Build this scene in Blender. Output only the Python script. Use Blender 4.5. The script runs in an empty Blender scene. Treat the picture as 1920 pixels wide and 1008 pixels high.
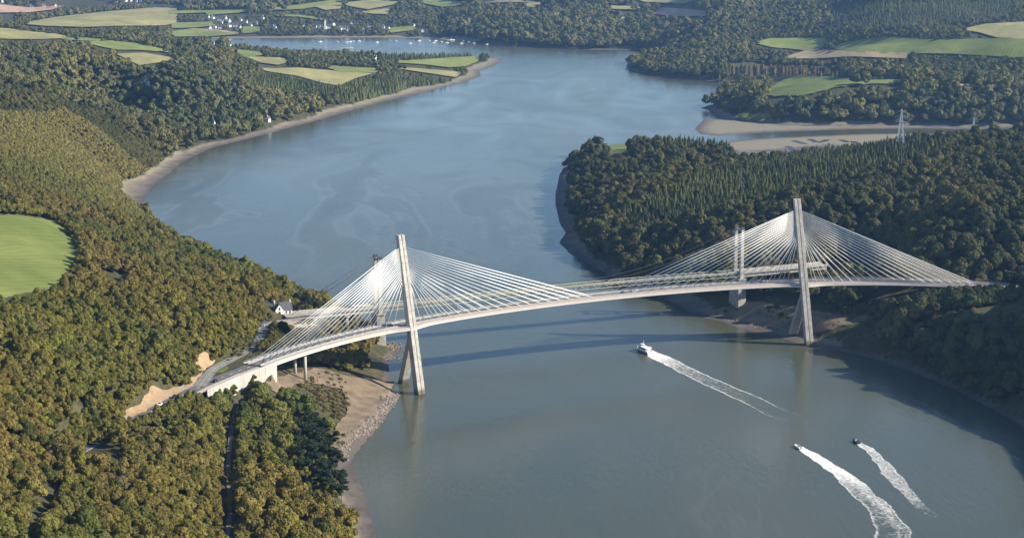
import bpy, math, random
import numpy as np
from mathutils import Vector, Matrix, geometry

# ------------------------------------------------------------------ camera, sky, sun, exposure
rng = np.random.default_rng(7)
random.seed(7)
scene = bpy.context.scene
col = scene.collection
CAM_H, FPX, HORIZON = 281.0, 3200.0, -150.0          # metres, focal length in photo pixels, horizon row
PITCH = math.atan((504 - HORIZON) / FPX)
cam_d = bpy.data.cameras.new('Camera')
cam = bpy.data.objects.new('Camera', cam_d); col.objects.link(cam)
cam.location = (0, 0, CAM_H)
cam.rotation_euler = (math.pi / 2 - PITCH, 0, 0)
cam_d.sensor_width = 36.0
cam_d.lens = 36.0 * FPX / 1920.0
cam_d.clip_start = 1.0
cam_d.clip_end = 90000.0
scene.camera = cam

SUN_AZ, SUN_EL = math.radians(94.5), math.radians(30.0)   # azimuth clockwise from the view direction (+Y)
world = bpy.data.worlds.new('World'); scene.world = world; world.use_nodes = True
wn = world.node_tree.nodes; wl = world.node_tree.links
sky = wn.new('ShaderNodeTexSky'); sky.sky_type = 'NISHITA'; sky.sun_disc = False
sky.sun_elevation = SUN_EL; sky.sun_rotation = SUN_AZ
sky.altitude = 200.0; sky.air_density = 1.0; sky.dust_density = 0.05; sky.ozone_density = 3.5
bg = wn['Background']; bg.inputs['Strength'].default_value = 0.095
wl.new(sky.outputs['Color'], bg.inputs['Color'])
sun_d = bpy.data.lights.new('sun', 'SUN'); sun_d.energy = 5.0; sun_d.angle = math.radians(0.53)
sun_d.color = (1.0, 0.90, 0.74)
sun = bpy.data.objects.new('sun', sun_d); col.objects.link(sun)
sdir = Vector((math.sin(SUN_AZ) * math.cos(SUN_EL), math.cos(SUN_AZ) * math.cos(SUN_EL), math.sin(SUN_EL)))
sun.rotation_euler = sdir.to_track_quat('Z', 'Y').to_euler()
sun.location = (600, 900, 500)
vs = scene.view_settings
vs.view_transform = 'Standard'; vs.look = 'None'; vs.gamma = 1.0; vs.use_curve_mapping = False
vs.exposure = 1.0
scene.render.engine = 'CYCLES'

HAZE = 4.2e-5

# ------------------------------------------------------------------ pixels of the photograph <-> places
CP, SP = math.cos(PITCH), math.sin(PITCH)
def ray(px, py):
    u = (np.asarray(px, float) - 960) / FPX; v = (504 - np.asarray(py, float)) / FPX
    return np.stack([u, CP + v * SP, -SP + v * CP], -1)
def at_z(px, py, z):
    d = ray(px, py); t = (z - CAM_H) / d[..., 2]
    p = d * t[..., None] if np.ndim(t) else d * t
    p = p.copy(); p[..., 2] += CAM_H
    return p
def to_px(x, y, z):
    z = z - CAM_H; fw = y * CP - z * SP; up = y * SP + z * CP
    return 960 + FPX * x / fw, 504 - FPX * up / fw
def inside(poly, X, Y):
    r = np.zeros(np.shape(X), bool); n = len(poly)
    for i in range(n):
        x1, y1 = poly[i]; x2, y2 = poly[(i + 1) % n]
        if y1 == y2: continue
        c = ((y1 > Y) != (y2 > Y)) & (X < (x2 - x1) * (Y - y1) / (y2 - y1) + x1)
        r ^= c
    return r
def seg_dist(poly, X, Y, closed=True):
    best = np.full(np.shape(X), 1e9); n = len(poly)
    for i in range(n if closed else n - 1):
        ax, ay = poly[i][:2]; bx, by = poly[(i + 1) % n][:2]
        dx, dy = bx - ax, by - ay; L = dx * dx + dy * dy + 1e-9
        t = np.clip(((X - ax) * dx + (Y - ay) * dy) / L, 0, 1)
        best = np.minimum(best, np.hypot(X - ax - t * dx, Y - ay - t * dy))
    return best
def sstep(a, b, x):
    t = np.clip((x - a) / (b - a), 0, 1); return t * t * (3 - 2 * t)
_nt = rng.random((64, 64))
def vnoise(x, y):
    xi = np.floor(x).astype(int); yi = np.floor(y).astype(int); fx = x - xi; fy = y - yi
    fx = fx * fx * (3 - 2 * fx); fy = fy * fy * (3 - 2 * fy)
    g = lambda i, j: _nt[i % 64, j % 64]
    return (g(xi, yi) * (1 - fx) + g(xi + 1, yi) * fx) * (1 - fy) + (g(xi, yi + 1) * (1 - fx) + g(xi + 1, yi + 1) * fx) * fy
def fbm(x, y, o=4):
    s = 0; a = 0.5; t = 0
    for i in range(o):
        s = s + a * vnoise(x * 2 ** i + 17.3 * i, y * 2 ** i + 9.1 * i); t += a; a *= 0.5
    return s / t

# ------------------------------------------------------------------ materials
def mat(name, color=(0.5, 0.5, 0.5), rough=0.8, spec=0.3, noise=0.0, nscale=1.0, bump=0.0, bscale=4.0, metal=0.0, c2=None, coords='Object', detail=5):
    m = bpy.data.materials.new(name); m.use_nodes = True
    nt = m.node_tree; b = nt.nodes['Principled BSDF']
    b.inputs['Base Color'].default_value = (*color, 1); b.inputs['Roughness'].default_value = rough
    b.inputs['Specular IOR Level'].default_value = spec; b.inputs['Metallic'].default_value = metal
    tc = nt.nodes.new('ShaderNodeTexCoord')
    if noise > 0 or c2:
        n = nt.nodes.new('ShaderNodeTexNoise'); n.inputs['Scale'].default_value = nscale; n.inputs['Detail'].default_value = detail
        nt.links.new(tc.outputs[coords], n.inputs['Vector'])
        r = nt.nodes.new('ShaderNodeValToRGB')
        r.color_ramp.elements[0].position = 0.3; r.color_ramp.elements[1].position = 0.7
        a = tuple(max(0, c * (1 - noise)) for c in color); bb = c2 or tuple(min(1, c * (1 + noise)) for c in color)
        r.color_ramp.elements[0].color = (*a, 1); r.color_ramp.elements[1].color = (*bb, 1)
        nt.links.new(n.outputs['Fac'], r.inputs['Fac']); nt.links.new(r.outputs['Color'], b.inputs['Base Color'])
    if bump > 0:
        n2 = nt.nodes.new('ShaderNodeTexNoise'); n2.inputs['Scale'].default_value = bscale; n2.inputs['Detail'].default_value = 4
        nt.links.new(tc.outputs[coords], n2.inputs['Vector'])
        bp = nt.nodes.new('ShaderNodeBump'); bp.inputs['Distance'].default_value = bump; bp.inputs['Strength'].default_value = 1.0
        nt.links.new(n2.outputs['Fac'], bp.inputs['Height']); nt.links.new(bp.outputs['Normal'], b.inputs['Normal'])
    return m

def foliage_mat(name, nscale=0.9):
    m = bpy.data.materials.new(name); m.use_nodes = True
    nt = m.node_tree; b = nt.nodes['Principled BSDF']
    b.inputs['Roughness'].default_value = 0.75; b.inputs['Specular IOR Level'].default_value = 0.12
    at = nt.nodes.new('ShaderNodeAttribute'); at.attribute_type = 'INSTANCER'; at.attribute_name = 'tint'
    tc = nt.nodes.new('ShaderNodeTexCoord')
    n = nt.nodes.new('ShaderNodeTexNoise'); n.inputs['Scale'].default_value = nscale; n.inputs['Detail'].default_value = 3
    nt.links.new(tc.outputs['Object'], n.inputs['Vector'])
    mr = nt.nodes.new('ShaderNodeMapRange'); mr.inputs['From Min'].default_value = 0.3; mr.inputs['From Max'].default_value = 0.7
    mr.inputs['To Min'].default_value = 0.62; mr.inputs['To Max'].default_value = 1.4
    nt.links.new(n.outputs['Fac'], mr.inputs['Value'])
    mx = nt.nodes.new('ShaderNodeVectorMath'); mx.operation = 'SCALE'
    nt.links.new(at.outputs['Color'], mx.inputs[0]); nt.links.new(mr.outputs['Result'], mx.inputs['Scale'])
    nt.links.new(mx.outputs['Vector'], b.inputs['Base Color'])
    tl = nt.nodes.new('ShaderNodeBsdfTranslucent'); nt.links.new(mx.outputs['Vector'], tl.inputs['Color'])
    ms = nt.nodes.new('ShaderNodeMixShader'); ms.inputs['Fac'].default_value = 0.22
    nt.links.new(b.outputs['BSDF'], ms.inputs[1]); nt.links.new(tl.outputs['BSDF'], ms.inputs[2]); nt.links.new(ms.outputs['Shader'], nt.nodes['Material Output'].inputs['Surface'])
    return m

M = {}
M['leaf'] = foliage_mat('broadleaf foliage')
M['needle'] = foliage_mat('needle foliage', 1.6)
M['bark'] = mat('bark', (0.09, 0.07, 0.05), 0.9, noise=0.4, nscale=3, bump=0.05)
M['concrete'] = mat('pale concrete', (0.42, 0.395, 0.35), 0.8, noise=0.10, nscale=0.5, bump=0.01)
def weathered(name, color, stain):
    m = mat(name, color, 0.8, noise=0.12, nscale=0.5, bump=0.01); nt = m.node_tree; N = nt.nodes.new; L = nt.links.new; b = nt.nodes['Principled BSDF']
    src = b.inputs['Base Color'].links[0].from_socket; g = N('ShaderNodeNewGeometry'); oi = N('ShaderNodeObjectInfo')
    mp = N('ShaderNodeMapping'); mp.inputs['Scale'].default_value = (0.9, 0.9, 0.045); L(g.outputs['Position'], mp.inputs['Vector'])
    n = N('ShaderNodeTexNoise'); n.inputs['Scale'].default_value = 1.0; n.inputs['Detail'].default_value = 4; L(mp.outputs['Vector'], n.inputs['Vector'])
    mr = N('ShaderNodeMapRange'); mr.inputs['From Min'].default_value = 0.35; mr.inputs['From Max'].default_value = 0.7; mr.inputs['To Min'].default_value = 1.06; mr.inputs['To Max'].default_value = 0.74; L(n.outputs['Fac'], mr.inputs['Value'])
    r2 = N('ShaderNodeMapRange'); r2.inputs['To Min'].default_value = 0.88; r2.inputs['To Max'].default_value = 1.08; L(oi.outputs['Random'], r2.inputs['Value'])
    mu = N('ShaderNodeMath'); mu.operation = 'MULTIPLY'; L(mr.outputs['Result'], mu.inputs[0]); L(r2.outputs['Result'], mu.inputs[1])
    sc = N('ShaderNodeVectorMath'); sc.operation = 'SCALE'; L(src, sc.inputs[0]); L(mu.outputs[0], sc.inputs['Scale'])
    sx = N('ShaderNodeSeparateXYZ'); L(g.outputs['Position'], sx.inputs[0])
    a = N('ShaderNodeMath'); a.operation = 'MULTIPLY_ADD'; a.inputs[1].default_value = 3.0; L(n.outputs['Fac'], a.inputs[0]); L(sx.outputs['Z'], a.inputs[2])
    tr = N('ShaderNodeMapRange'); tr.inputs['From Min'].default_value = 3.6; tr.inputs['From Max'].default_value = 5.4; tr.inputs['To Min'].default_value = stain; tr.inputs['To Max'].default_value = 0.0; L(a.outputs[0], tr.inputs['Value'])
    mx = N('ShaderNodeMix'); mx.data_type = 'RGBA'; L(tr.outputs['Result'], mx.inputs['Factor']); L(sc.outputs['Vector'], mx.inputs['A']); mx.inputs['B'].default_value = (0.10, 0.09, 0.055, 1); L(mx.outputs['Result'], b.inputs['Base Color'])
    return m
M['concrete'] = weathered('pale concrete', (0.42, 0.395, 0.35), 0.9)
M['concrete_old'] = mat('weathered concrete', (0.34, 0.315, 0.27), 0.85, noise=0.28, nscale=0.35, bump=0.03, bscale=1.5)
M['cornice'] = mat('white precast concrete', (0.72, 0.70, 0.67), 0.7, noise=0.05, nscale=0.6)
M['fascia'] = mat('pinkish concrete', (0.41, 0.345, 0.30), 0.8, noise=0.08, nscale=0.4)
M['asphalt'] = mat('asphalt', (0.115, 0.11, 0.108), 0.85, noise=0.18, nscale=0.25, bump=0.004, bscale=30)
M['asphalt_old'] = mat('worn asphalt', (0.20, 0.19, 0.175), 0.9, noise=0.25, nscale=0.15, bump=0.004, bscale=30)
M['paint'] = mat('road paint', (0.78, 0.77, 0.74), 0.7, noise=0.1, nscale=1.5)
M['stay'] = mat('white cable sheath', (0.80, 0.79, 0.76), 0.45, spec=0.4)
M['steel'] = mat('galvanised steel', (0.42, 0.42, 0.42), 0.5, noise=0.1, nscale=2, metal=0.3)
M['dark_steel'] = mat('dark steel', (0.06, 0.06, 0.065), 0.5, noise=0.2, nscale=2)
M['truss'] = mat('pale green painted steel', (0.40, 0.42, 0.285), 0.7, noise=0.2, nscale=0.6)
M['sand'] = mat('bare sandy earth', (0.30, 0.205, 0.12), 0.95, noise=0.28, nscale=0.12, bump=0.6, bscale=0.25)
M['path'] = mat('stony track', (0.165, 0.125, 0.082), 0.95, noise=0.3, nscale=0.15, bump=0.3, bscale=0.5)
M['gravel'] = mat('pale gravel', (0.28, 0.24, 0.19), 0.95, noise=0.15, nscale=0.4, bump=0.05, bscale=3)
M['rock'] = mat('brown-grey riprap rock', (0.21, 0.175, 0.14), 0.9, noise=0.35, nscale=0.5, bump=0.1, bscale=2)
M['render_wall'] = mat('white rendered wall', (0.78, 0.76, 0.72), 0.85, noise=0.06, nscale=0.5)
M['slate'] = mat('slate roof', (0.085, 0.09, 0.10), 0.6, noise=0.25, nscale=0.8, bump=0.03, bscale=3)
M['tile_roof'] = mat('red tile roof', (0.30, 0.12, 0.07), 0.8, noise=0.2, nscale=0.8)
M['glass'] = mat('dark window glass', (0.03, 0.035, 0.04), 0.08, spec=0.6, noise=0.1, nscale=1)
M['boat_white'] = mat('white gelcoat', (0.80, 0.80, 0.79), 0.3, spec=0.5, noise=0.03, nscale=1)
M['boat_blue'] = mat('navy hull paint', (0.03, 0.05, 0.13), 0.3, spec=0.5, noise=0.1, nscale=1)
M['boat_red'] = mat('red deck paint', (0.50, 0.07, 0.045), 0.5, noise=0.1, nscale=1)
M['rubber'] = mat('dark grey tube', (0.05, 0.05, 0.055), 0.6, noise=0.1, nscale=2)
M['tyre'] = mat('tyre rubber', (0.02, 0.02, 0.02), 0.8, noise=0.1, nscale=5)
M['lattice'] = mat('pale galvanised lattice', (0.62, 0.62, 0.60), 0.5, noise=0.08, nscale=1)
M['skin'] = mat('skin', (0.45, 0.27, 0.19), 0.6, noise=0.05, nscale=10)
M['jacket_red'] = mat('red jacket cloth', (0.45, 0.05, 0.045), 0.8, noise=0.15, nscale=6)
M['jacket_dark'] = mat('dark jacket cloth', (0.05, 0.06, 0.08), 0.8, noise=0.15, nscale=6)
def paint_mat(name, c): return mat(name, c, 0.25, spec=0.6, noise=0.03, nscale=1)

# ------------------------------------------------------------------ object helpers
def tag(o, label=None, cat=None, group=None, kind=None):
    if label: o['label'] = label
    if cat: o['category'] = cat
    if group: o['group'] = group
    if kind: o['kind'] = kind
    return o
def thing(name, label, cat, loc=(0, 0, 0), rz=0.0, group=None):
    o = bpy.data.objects.new(name, None); col.objects.link(o)
    o.location = loc; o.rotation_euler = (0, 0, rz); o.empty_display_size = 1.0
    return tag(o, label, cat, group)
class MB:
    def __init__(s): s.v = []; s.f = []; s.mi = []
    def add(s, vs_, fs, mi=0):
        k = len(s.v); s.v.extend([tuple(map(float, p)) for p in vs_]); s.f.extend([tuple(i + k for i in f) for f in fs]); s.mi.extend([mi] * len(fs)); return s
    def box(s, c, size, rz=0.0, taper=1.0, mi=0):
        x, y, z = (q / 2 for q in size); ca, sa = math.cos(rz), math.sin(rz); vs_ = []
        for k, (sx, sy, sz) in enumerate([(-1, -1, -1), (1, -1, -1), (1, 1, -1), (-1, 1, -1), (-1, -1, 1), (1, -1, 1), (1, 1, 1), (-1, 1, 1)]):
            t = taper if sz > 0 else 1.0; px, py = sx * x * t, sy * y * t
            vs_.append((c[0] + px * ca - py * sa, c[1] + px * sa + py * ca, c[2] + sz * z))
        return s.add(vs_, [(3, 2, 1, 0), (4, 5, 6, 7), (0, 1, 5, 4), (1, 2, 6, 5), (2, 3, 7, 6), (3, 0, 4, 7)], mi)
    def tube(s, a, b, r, r2=None, n=6, mi=0, cap=True):
        a = Vector(a); b = Vector(b); d = (b - a).normalized(); r2 = r if r2 is None else r2
        u = d.orthogonal().normalized(); w = d.cross(u); vs_ = []
        for p, rr in ((a, r), (b, r2)):
            for k in range(n):
                t = 2 * math.pi * k / n; vs_.append(p + (u * math.cos(t) + w * math.sin(t)) * rr)
        fs = [(k, (k + 1) % n, n + (k + 1) % n, n + k) for k in range(n)]
        if cap: fs += [tuple(reversed(range(n))), tuple(range(n, 2 * n))]
        return s.add(vs_, fs, mi)
    def loft(s, rings, close=True, caps=True, mi=0):
        n = len(rings[0]); vs_ = [p for r in rings for p in r]; fs = []
        for i in range(len(rings) - 1):
            for k in range(n if close else n - 1):
                a = i * n + k; b = i * n + (k + 1) % n; fs.append((a, b, b + n, a + n))
        if caps and close: fs += [tuple(reversed(range(n))), tuple(range((len(rings) - 1) * n, len(rings) * n))]
        return s.add(vs_, fs, mi)
    def mesh(s, name, mats, smooth=False):
        me = bpy.data.meshes.new(name); me.from_pydata(s.v, [], s.f)
        for m in (mats if isinstance(mats, (list, tuple)) else [mats]): me.materials.append(m)
        if any(s.mi): me.polygons.foreach_set('material_index', s.mi)
        if smooth: me.polygons.foreach_set('use_smooth', [True] * len(s.f))
        me.update(); return me
    def build(s, name, mats, parent=None, smooth=False):
        o = bpy.data.objects.new(name, s.mesh(name, mats, smooth)); col.objects.link(o)
        if parent: o.parent = parent
        return o
def copy_tree(o, parent=None):
    c = o.copy(); col.objects.link(c); c.parent = parent
    for ch in list(o.children): copy_tree(ch, c)
    return c
def sheet(name, V, F, material, kind='structure', parent=None, smooth=True):
    me = bpy.data.meshes.new(name); me.from_pydata([tuple(p) for p in V], [], [tuple(f) for f in F])
    me.materials.append(material)
    if smooth: me.polygons.foreach_set('use_smooth', [True] * len(me.polygons))
    me.update(); o = bpy.data.objects.new(name, me); col.objects.link(o)
    if parent: o.parent = parent
    if kind: o['kind'] = kind
    return o

# ------------------------------------------------------------------ shorelines (traced on the water level)
def shore(pts): return [tuple(at_z(x, y, 0.0)[:2]) for x, y in pts]
LEFT_SHORE = [(760, 1500), (725, 1150), (706, 1008), (702, 993), (693, 950), (673, 901), (659, 868), (667, 836), (693, 810), (722, 768), (741, 742),
    (727, 717), (731, 692), (727, 676), (750, 657), (729, 648), (716, 634), (690, 617), (640, 590), (600, 570), (540, 540), (480, 515), (420, 492),
    (350, 462), (300, 435), (280, 407), (266, 385), (274, 364), (290, 345), (320, 324), (337, 307), (364, 293), (398, 277), (455, 263), (506, 250), (557, 236),
    (607, 223), (640, 213), (724, 190), (809, 170), (869, 156), (903, 142), (900, 134), (927, 124), (944, 113), (936, 110), (905, 107), (800, 106),
    (700, 106), (600, 104), (560, 103), (480, 98), (443, 93), (433, 87), (413, 82), (387, 78), (355, 75)]
FAR_SHORE = [(360, 72.5), (480, 72.5), (640, 71.5), (740, 71.5), (807, 73), (857, 77), (905, 82), (960, 87), (1043, 91), (1110, 93.5), (1202, 93.5), (1240, 100),
    (1260, 112), (1215, 114), (1180, 117), (1173, 124), (1180, 130), (1210, 138), (1280, 148), (1338, 153), (1385, 158), (1395, 166), (1365, 170), (1345, 180), (1342, 195), (1316, 202),
    (1338, 212), (1345, 221), (1400, 229), (1470, 236), (1600, 238), (1720, 238), (1850, 240), (1960, 240), (2060, 236)]
RIGHT_SHORE = [(2060, 262), (1920, 268), (1800, 277), (1700, 290), (1600, 303), (1520, 311), (1440, 310), (1380, 303), (1320, 298), (1240, 285), (1160, 281), (1105, 289), (1075, 303),
    (1063, 311), (1048, 327), (1041, 363), (1041, 385), (1048, 417), (1060, 436), (1048, 455), (1070, 477), (1105, 496), (1133, 512), (1160, 527), (1200, 545),
    (1250, 562), (1285, 580), (1300, 592), (1345, 600), (1384, 614), (1416, 622), (1450, 630), (1480, 638), (1516, 650), (1570, 656), (1640, 672), (1720, 700), (1800, 735), (1860, 765), (1920, 800),
    (2050, 880), (2250, 1030), (2500, 1300), (2700, 1500)]
WATER = [shore(LEFT_SHORE + FAR_SHORE + RIGHT_SHORE),
         shore([(70, -4), (100, 6), (122, 12), (130, 15.5), (165, 11), (208, 9), (262, 9), (300, 13), (340, 15), (340, 10), (280, 6), (230, 2), (215, -4)]),
         shore([(-60, 40), (-60, 33), (0, 32), (35, 32), (42, 36), (22, 40), (-10, 42)])]
MUD = [shore([(1345, 221), (1318, 225), (1302, 242), (1313, 252), (1347, 254.5), (1380, 252.5), (1430, 249), (1497, 246), (1600, 242.5), (1720, 241), (1850, 243), (1850, 236), (1470, 234), (1400, 227)]),
       shore([(1350, 267), (1397, 262), (1463, 258), (1600, 252), (1700, 250), (1800, 252), (1920, 256), (1920, 268), (1800, 277), (1700, 287), (1640, 280), (1555, 274), (1488, 281), (1402, 287), (1373, 288), (1340, 275)])]
def water_sd(X, Y):
    d = np.full(X.shape, 1e9); inw = np.zeros(X.shape, bool)
    for w in WATER: inw |= inside(w, X, Y); d = np.minimum(d, seg_dist(w, X, Y))
    inm = np.zeros(X.shape, bool)
    for m in MUD:
        i = inside(m, X, Y); dm = seg_dist(m, X, Y); inm |= i & inw
        d = np.where(inw, np.where(i, dm, np.minimum(d, dm)), d)
    wet = inw & ~inm
    return np.where(wet, -d, d), inm

# ------------------------------------------------------------------ terrain heights
CTRL = [  # photo column, row, ground height
    (470, 689, 38), (400, 712, 38), (320, 752, 38.3), (235, 798, 39), (150, 840, 43), (60, 880, 50),
    (440, 672, 40), (380, 680, 42), (330, 700, 46), (250, 745, 47), (180, 780, 47),
    (491, 625, 31.5), (505, 603, 27.5), (540, 598, 25.8), (450, 600, 47), (470, 570, 44), (430, 540, 42), (500, 560, 26), (560, 570, 17), (600, 590, 14),
    (560, 714, 23), (538, 706, 24), (500, 720, 27), (460, 745, 27), (590, 730, 18), (620, 690, 16), (650, 660, 12), (690, 650, 7),
    (640, 760, 8), (610, 800, 9), (640, 842, 4.5), (700, 770, 5), (728, 738, 4.5), (700, 690, 6),
    (520, 800, 19), (560, 860, 13), (600, 900, 9), (620, 960, 7), (630, 1008, 6), (540, 960, 15), (430, 800, 26), (425, 900, 24), (420, 1000, 22), (480, 880, 19),
    (380, 820, 33), (330, 900, 36), (250, 900, 43), (100, 950, 52), (0, 1000, 60), (0, 800, 66), (100, 700, 66), (200, 600, 65), (300, 650, 56), (370, 600, 56), (0, 1300, 60), (300, 1200, 35), (500, 1200, 14), (-300, 1000, 90),
    (0, 600, 80), (60, 480, 77), (0, 480, 82), (130, 480, 70), (-300, 500, 100), (-300, 700, 95), (100, 560, 74), (0, 403, 80), (120, 425, 66), (250, 480, 48), (350, 520, 38), (300, 560, 55), (420, 520, 20),
    (0, 350, 76), (100, 330, 60), (200, 340, 35), (230, 390, 22), (100, 280, 60), (200, 270, 40), (280, 290, 14), (0, 215, 84), (130, 225, 66), (250, 255, 36), (320, 272, 14), (-200, 230, 105),
    (150, 208, 8), (250, 228, 6), (50, 185, 25), (400, 235, 10), (400, 200, 28), (300, 150, 62), (200, 120, 80), (100, 110, 86), (0, 130, 82), (500, 190, 26), (600, 170, 22), (700, 150, 18), (560, 143, 26), (640, 140, 22),
    (800, 122, 10), (850, 117, 8), (500, 120, 22), (640, 112, 12), (740, 112, 8), (420, 120, 36), (350, 110, 44), (250, 85, 66), (100, 66, 76), (0, 62, 80), (320, 75, 30), (200, 60, 58), (-200, 80, 100),
    (150, 45, 42), (250, 35, 36), (300, 25, 30), (60, 45, 30), (100, 22, 10), (30, 20, 14), (250, 50, 50), (200, -10, 40), (0, -10, 60), (1250, 100, 14), (1340, 140, 10), (1420, 142, 12),
    (1600, 92, 60), (1750, 90, 68), (1900, 92, 72), (1860, 60, 84), (2100, 60, 110), (1600, 125, 36), (1750, 125, 42), (1900, 125, 46), (1550, 140, 24), (1700, 145, 34),
    (1440, 168, 30), (1560, 158, 36), (1650, 155, 36), (1400, 190, 28), (1500, 195, 26), (1600, 190, 30), (1750, 185, 34), (1900, 185, 38), (1400, 222, 3), (1500, 226, 6), (1600, 226, 6), (1750, 226, 7), (1900, 226, 8), (2100, 180, 50),
    (1100, 300, 13), (1150, 296, 24), (1200, 285, 30), (1280, 300, 30), (1150, 340, 24), (1100, 360, 12), (1100, 400, 10), (1180, 400, 24), (1110, 440, 7), (1150, 470, 10), (1220, 440, 22), (1250, 490, 12), (1300, 450, 27), (1310, 308, 32), (1380, 320, 33),
    (1450, 320, 28), (1550, 316, 30), (1660, 287, 42), (1760, 270, 54), (1900, 260, 66), (2000, 255, 72), (1450, 380, 42), (1600, 360, 52), (1750, 350, 62), (1900, 350, 72), (1550, 430, 44), (1650, 420, 48), (1750, 420, 60), (1850, 430, 80), (1930, 430, 92), (2150, 400, 110), (2150, 500, 100),
    (1400, 470, 30), (1500, 500, 26), (1620, 490, 24), (1700, 500, 28), (1800, 500, 46), (1900, 500, 72), (1380, 540, 14), (1350, 575, 7), (1460, 575, 13), (1450, 612, 4), (1500, 620, 5), (1560, 600, 13), (1600, 570, 20), (1640, 610, 12), (1650, 560, 25), (1560, 645, 3),
    (1720, 560, 30), (1800, 550, 32), (1860, 545, 36), (1900, 545, 38), (1950, 540, 46), (1700, 620, 24), (1800, 640, 26), (1900, 640, 38), (1750, 690, 9), (1850, 730, 12), (1910, 740, 18), (2050, 700, 50), (2200, 900, 40), (2300, 650, 90), (2600, 900, 110), (2700, 1200, 80)]
for cols, rows, d0, sl in (((330, 430, 530, 630, 730, 830), (60, 45, 30, 15, 0, -15), 4060, 0.06), ((950, 1050, 1150, 1230), (78, 60, 40, 20, 0, -15), 3720, 0.11),
                           ((1320, 1420, 1520), (120, 95, 70, 45, 20, 0, -15), 2960, 0.085), ((1650, 1800, 1930), (45, 20, 0, -15), 2260, 0.085)):
    for cx in cols:            # land rising evenly from the far shores
        for r in rows:
            dd = (281 + sl * d0) / ((r + 150) / 3200 + sl); CTRL.append((cx, r, sl * (dd - d0)))
C = []
for x, y, z in CTRL:
    p = at_z(x, y, z); C.append((p[0], p[1], z))
for w in WATER[:1]:
    for i, (x, y) in enumerate(w): C.append((x, y, 0.6))
for x, y, z in [(-9000, 14000, 120), (0, 16000, 220), (9000, 14000, 200), (-20000, 40000, 150), (20000, 40000, 200), (0, 45000, 200), (-3000, 3000, 100), (4500, 4000, 130), (-3000, 8000, 120), (4500, 8000, 190), (-700, 400, 80), (800, 400, 90)]: C.append((x, y, z))
C = np.array(C)
def tf(x, y): return np.stack([x / y * 1000.0, 1000.0 * np.log(y / 1000.0)], -1)
CX = tf(C[:, 0], C[:, 1])
D = np.linalg.norm(CX[:, None] - CX[None], axis=-1)
RW = np.linalg.solve(np.sqrt(D ** 2 + 12 ** 2) + np.eye(len(C)) * -1.5, C[:, 2] - 40.0)
def rbf(x, y):
    q = tf(x, y); out = np.empty(len(q))
    for i in range(0, len(q), 20000):
        d2 = ((q[i:i + 20000, None] - CX[None]) ** 2).sum(-1); out[i:i + 20000] = np.sqrt(d2 + 144.0) @ RW
    return out + 40.0

UC = np.concatenate([np.linspace(-1.6, -0.42, 14)[:-1], np.arange(-0.42, 0.4201, 0.0042), np.linspace(0.42, 1.6, 14)[1:]])
LY = np.concatenate([np.arange(math.log(330), math.log(2600), 0.0042), np.arange(math.log(2600), math.log(10000), 0.0065), np.linspace(math.log(10000), math.log(30000), 18)])
GU, GL = np.meshgrid(UC, LY); GY = np.exp(GL); GX = GU * GY
gx, gy = GX.ravel(), GY.ravel()
GZ = rbf(gx, gy)
SD, INM = water_sd(gx, gy)
GZ = GZ + (fbm(gx / 230 + 2, gy / 230 + 6, 3) - 0.5) * 34 * sstep(60, 220, SD) * sstep(1850, 2150, gy) * (1 - sstep(3300, 4200, gy)) + (fbm(gx / 90, gy / 90) - 0.5) * 11 * sstep(20, 90, SD) + (fbm(gx / 25, gy / 25, 3) - 0.5) * 2.2 * sstep(10, 40, SD)
# beaches: width of the bare strip along each shore
def beach_w(x, y):
    b = np.full(x.shape, 2.5)
    p, q = to_px(x, y, 0 * x)
    b = np.where((p < 960) & (q < 345) & (q > 100), 11 + 0.010 * (y - 1500), b)          # long grey beach of the far left bank
    b = np.where((p < 345) & (q < 400) & (q > 262), 26, b)
    b = np.where((p > 1000) & (p < 1170) & (q > 320) & (q < 540), 12, b)
    b = np.where((p > 1170) & (p < 1580) & (q > 540) & (q < 700), 15, b)
    b = np.where((p > 560) & (p < 760) & (q > 850), 12, b)
    b = np.where((q < 95) & (p < 900), 34, b)
    b = np.where((p > 1330) & (q > 200) & (q < 262), 16, b)
    return b
BWV = lambda x, y: beach_w(x, y) * (0.45 + 1.1 * fbm(x / 70 + 5, y / 70, 3))
BW = BWV(gx, gy)
cap = np.where(SD <= 0, 0.10 * SD, 0.07 * np.minimum(SD, BW) + 0.85 * np.maximum(SD - BW, 0))
Z = np.minimum(np.maximum(GZ, 0.8), cap)
Z = np.where(INM, np.minimum(0.09 * SD, 0.7) + (fbm(gx / 40, gy / 40) - 0.5) * 0.3, Z)
Z = np.maximum(Z, -4.0)
BEACH = np.where(INM, 1.0, np.where(SD < 0, 1.0, 1 - sstep(BW * 0.8, BW * 1.25 + 3, SD)))

# ------------------------------------------------------------------ roads: level benches in the terrain
def px_line(pts): return np.array([at_z(x, y, z) for x, y, z in pts])
def smooth_line(P, step=3.0):
    P = np.asarray(P, float); t = np.concatenate([[0], np.cumsum(np.linalg.norm(np.diff(P[:, :2], axis=0), axis=1))])
    s = np.arange(0, t[-1], step); Q = np.stack([np.interp(s, t, P[:, k]) for k in range(P.shape[1])], -1)
    for _ in range(12):
        Q[1:-1] = 0.25 * Q[:-2] + 0.5 * Q[1:-1] + 0.25 * Q[2:]
    return Q
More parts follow.
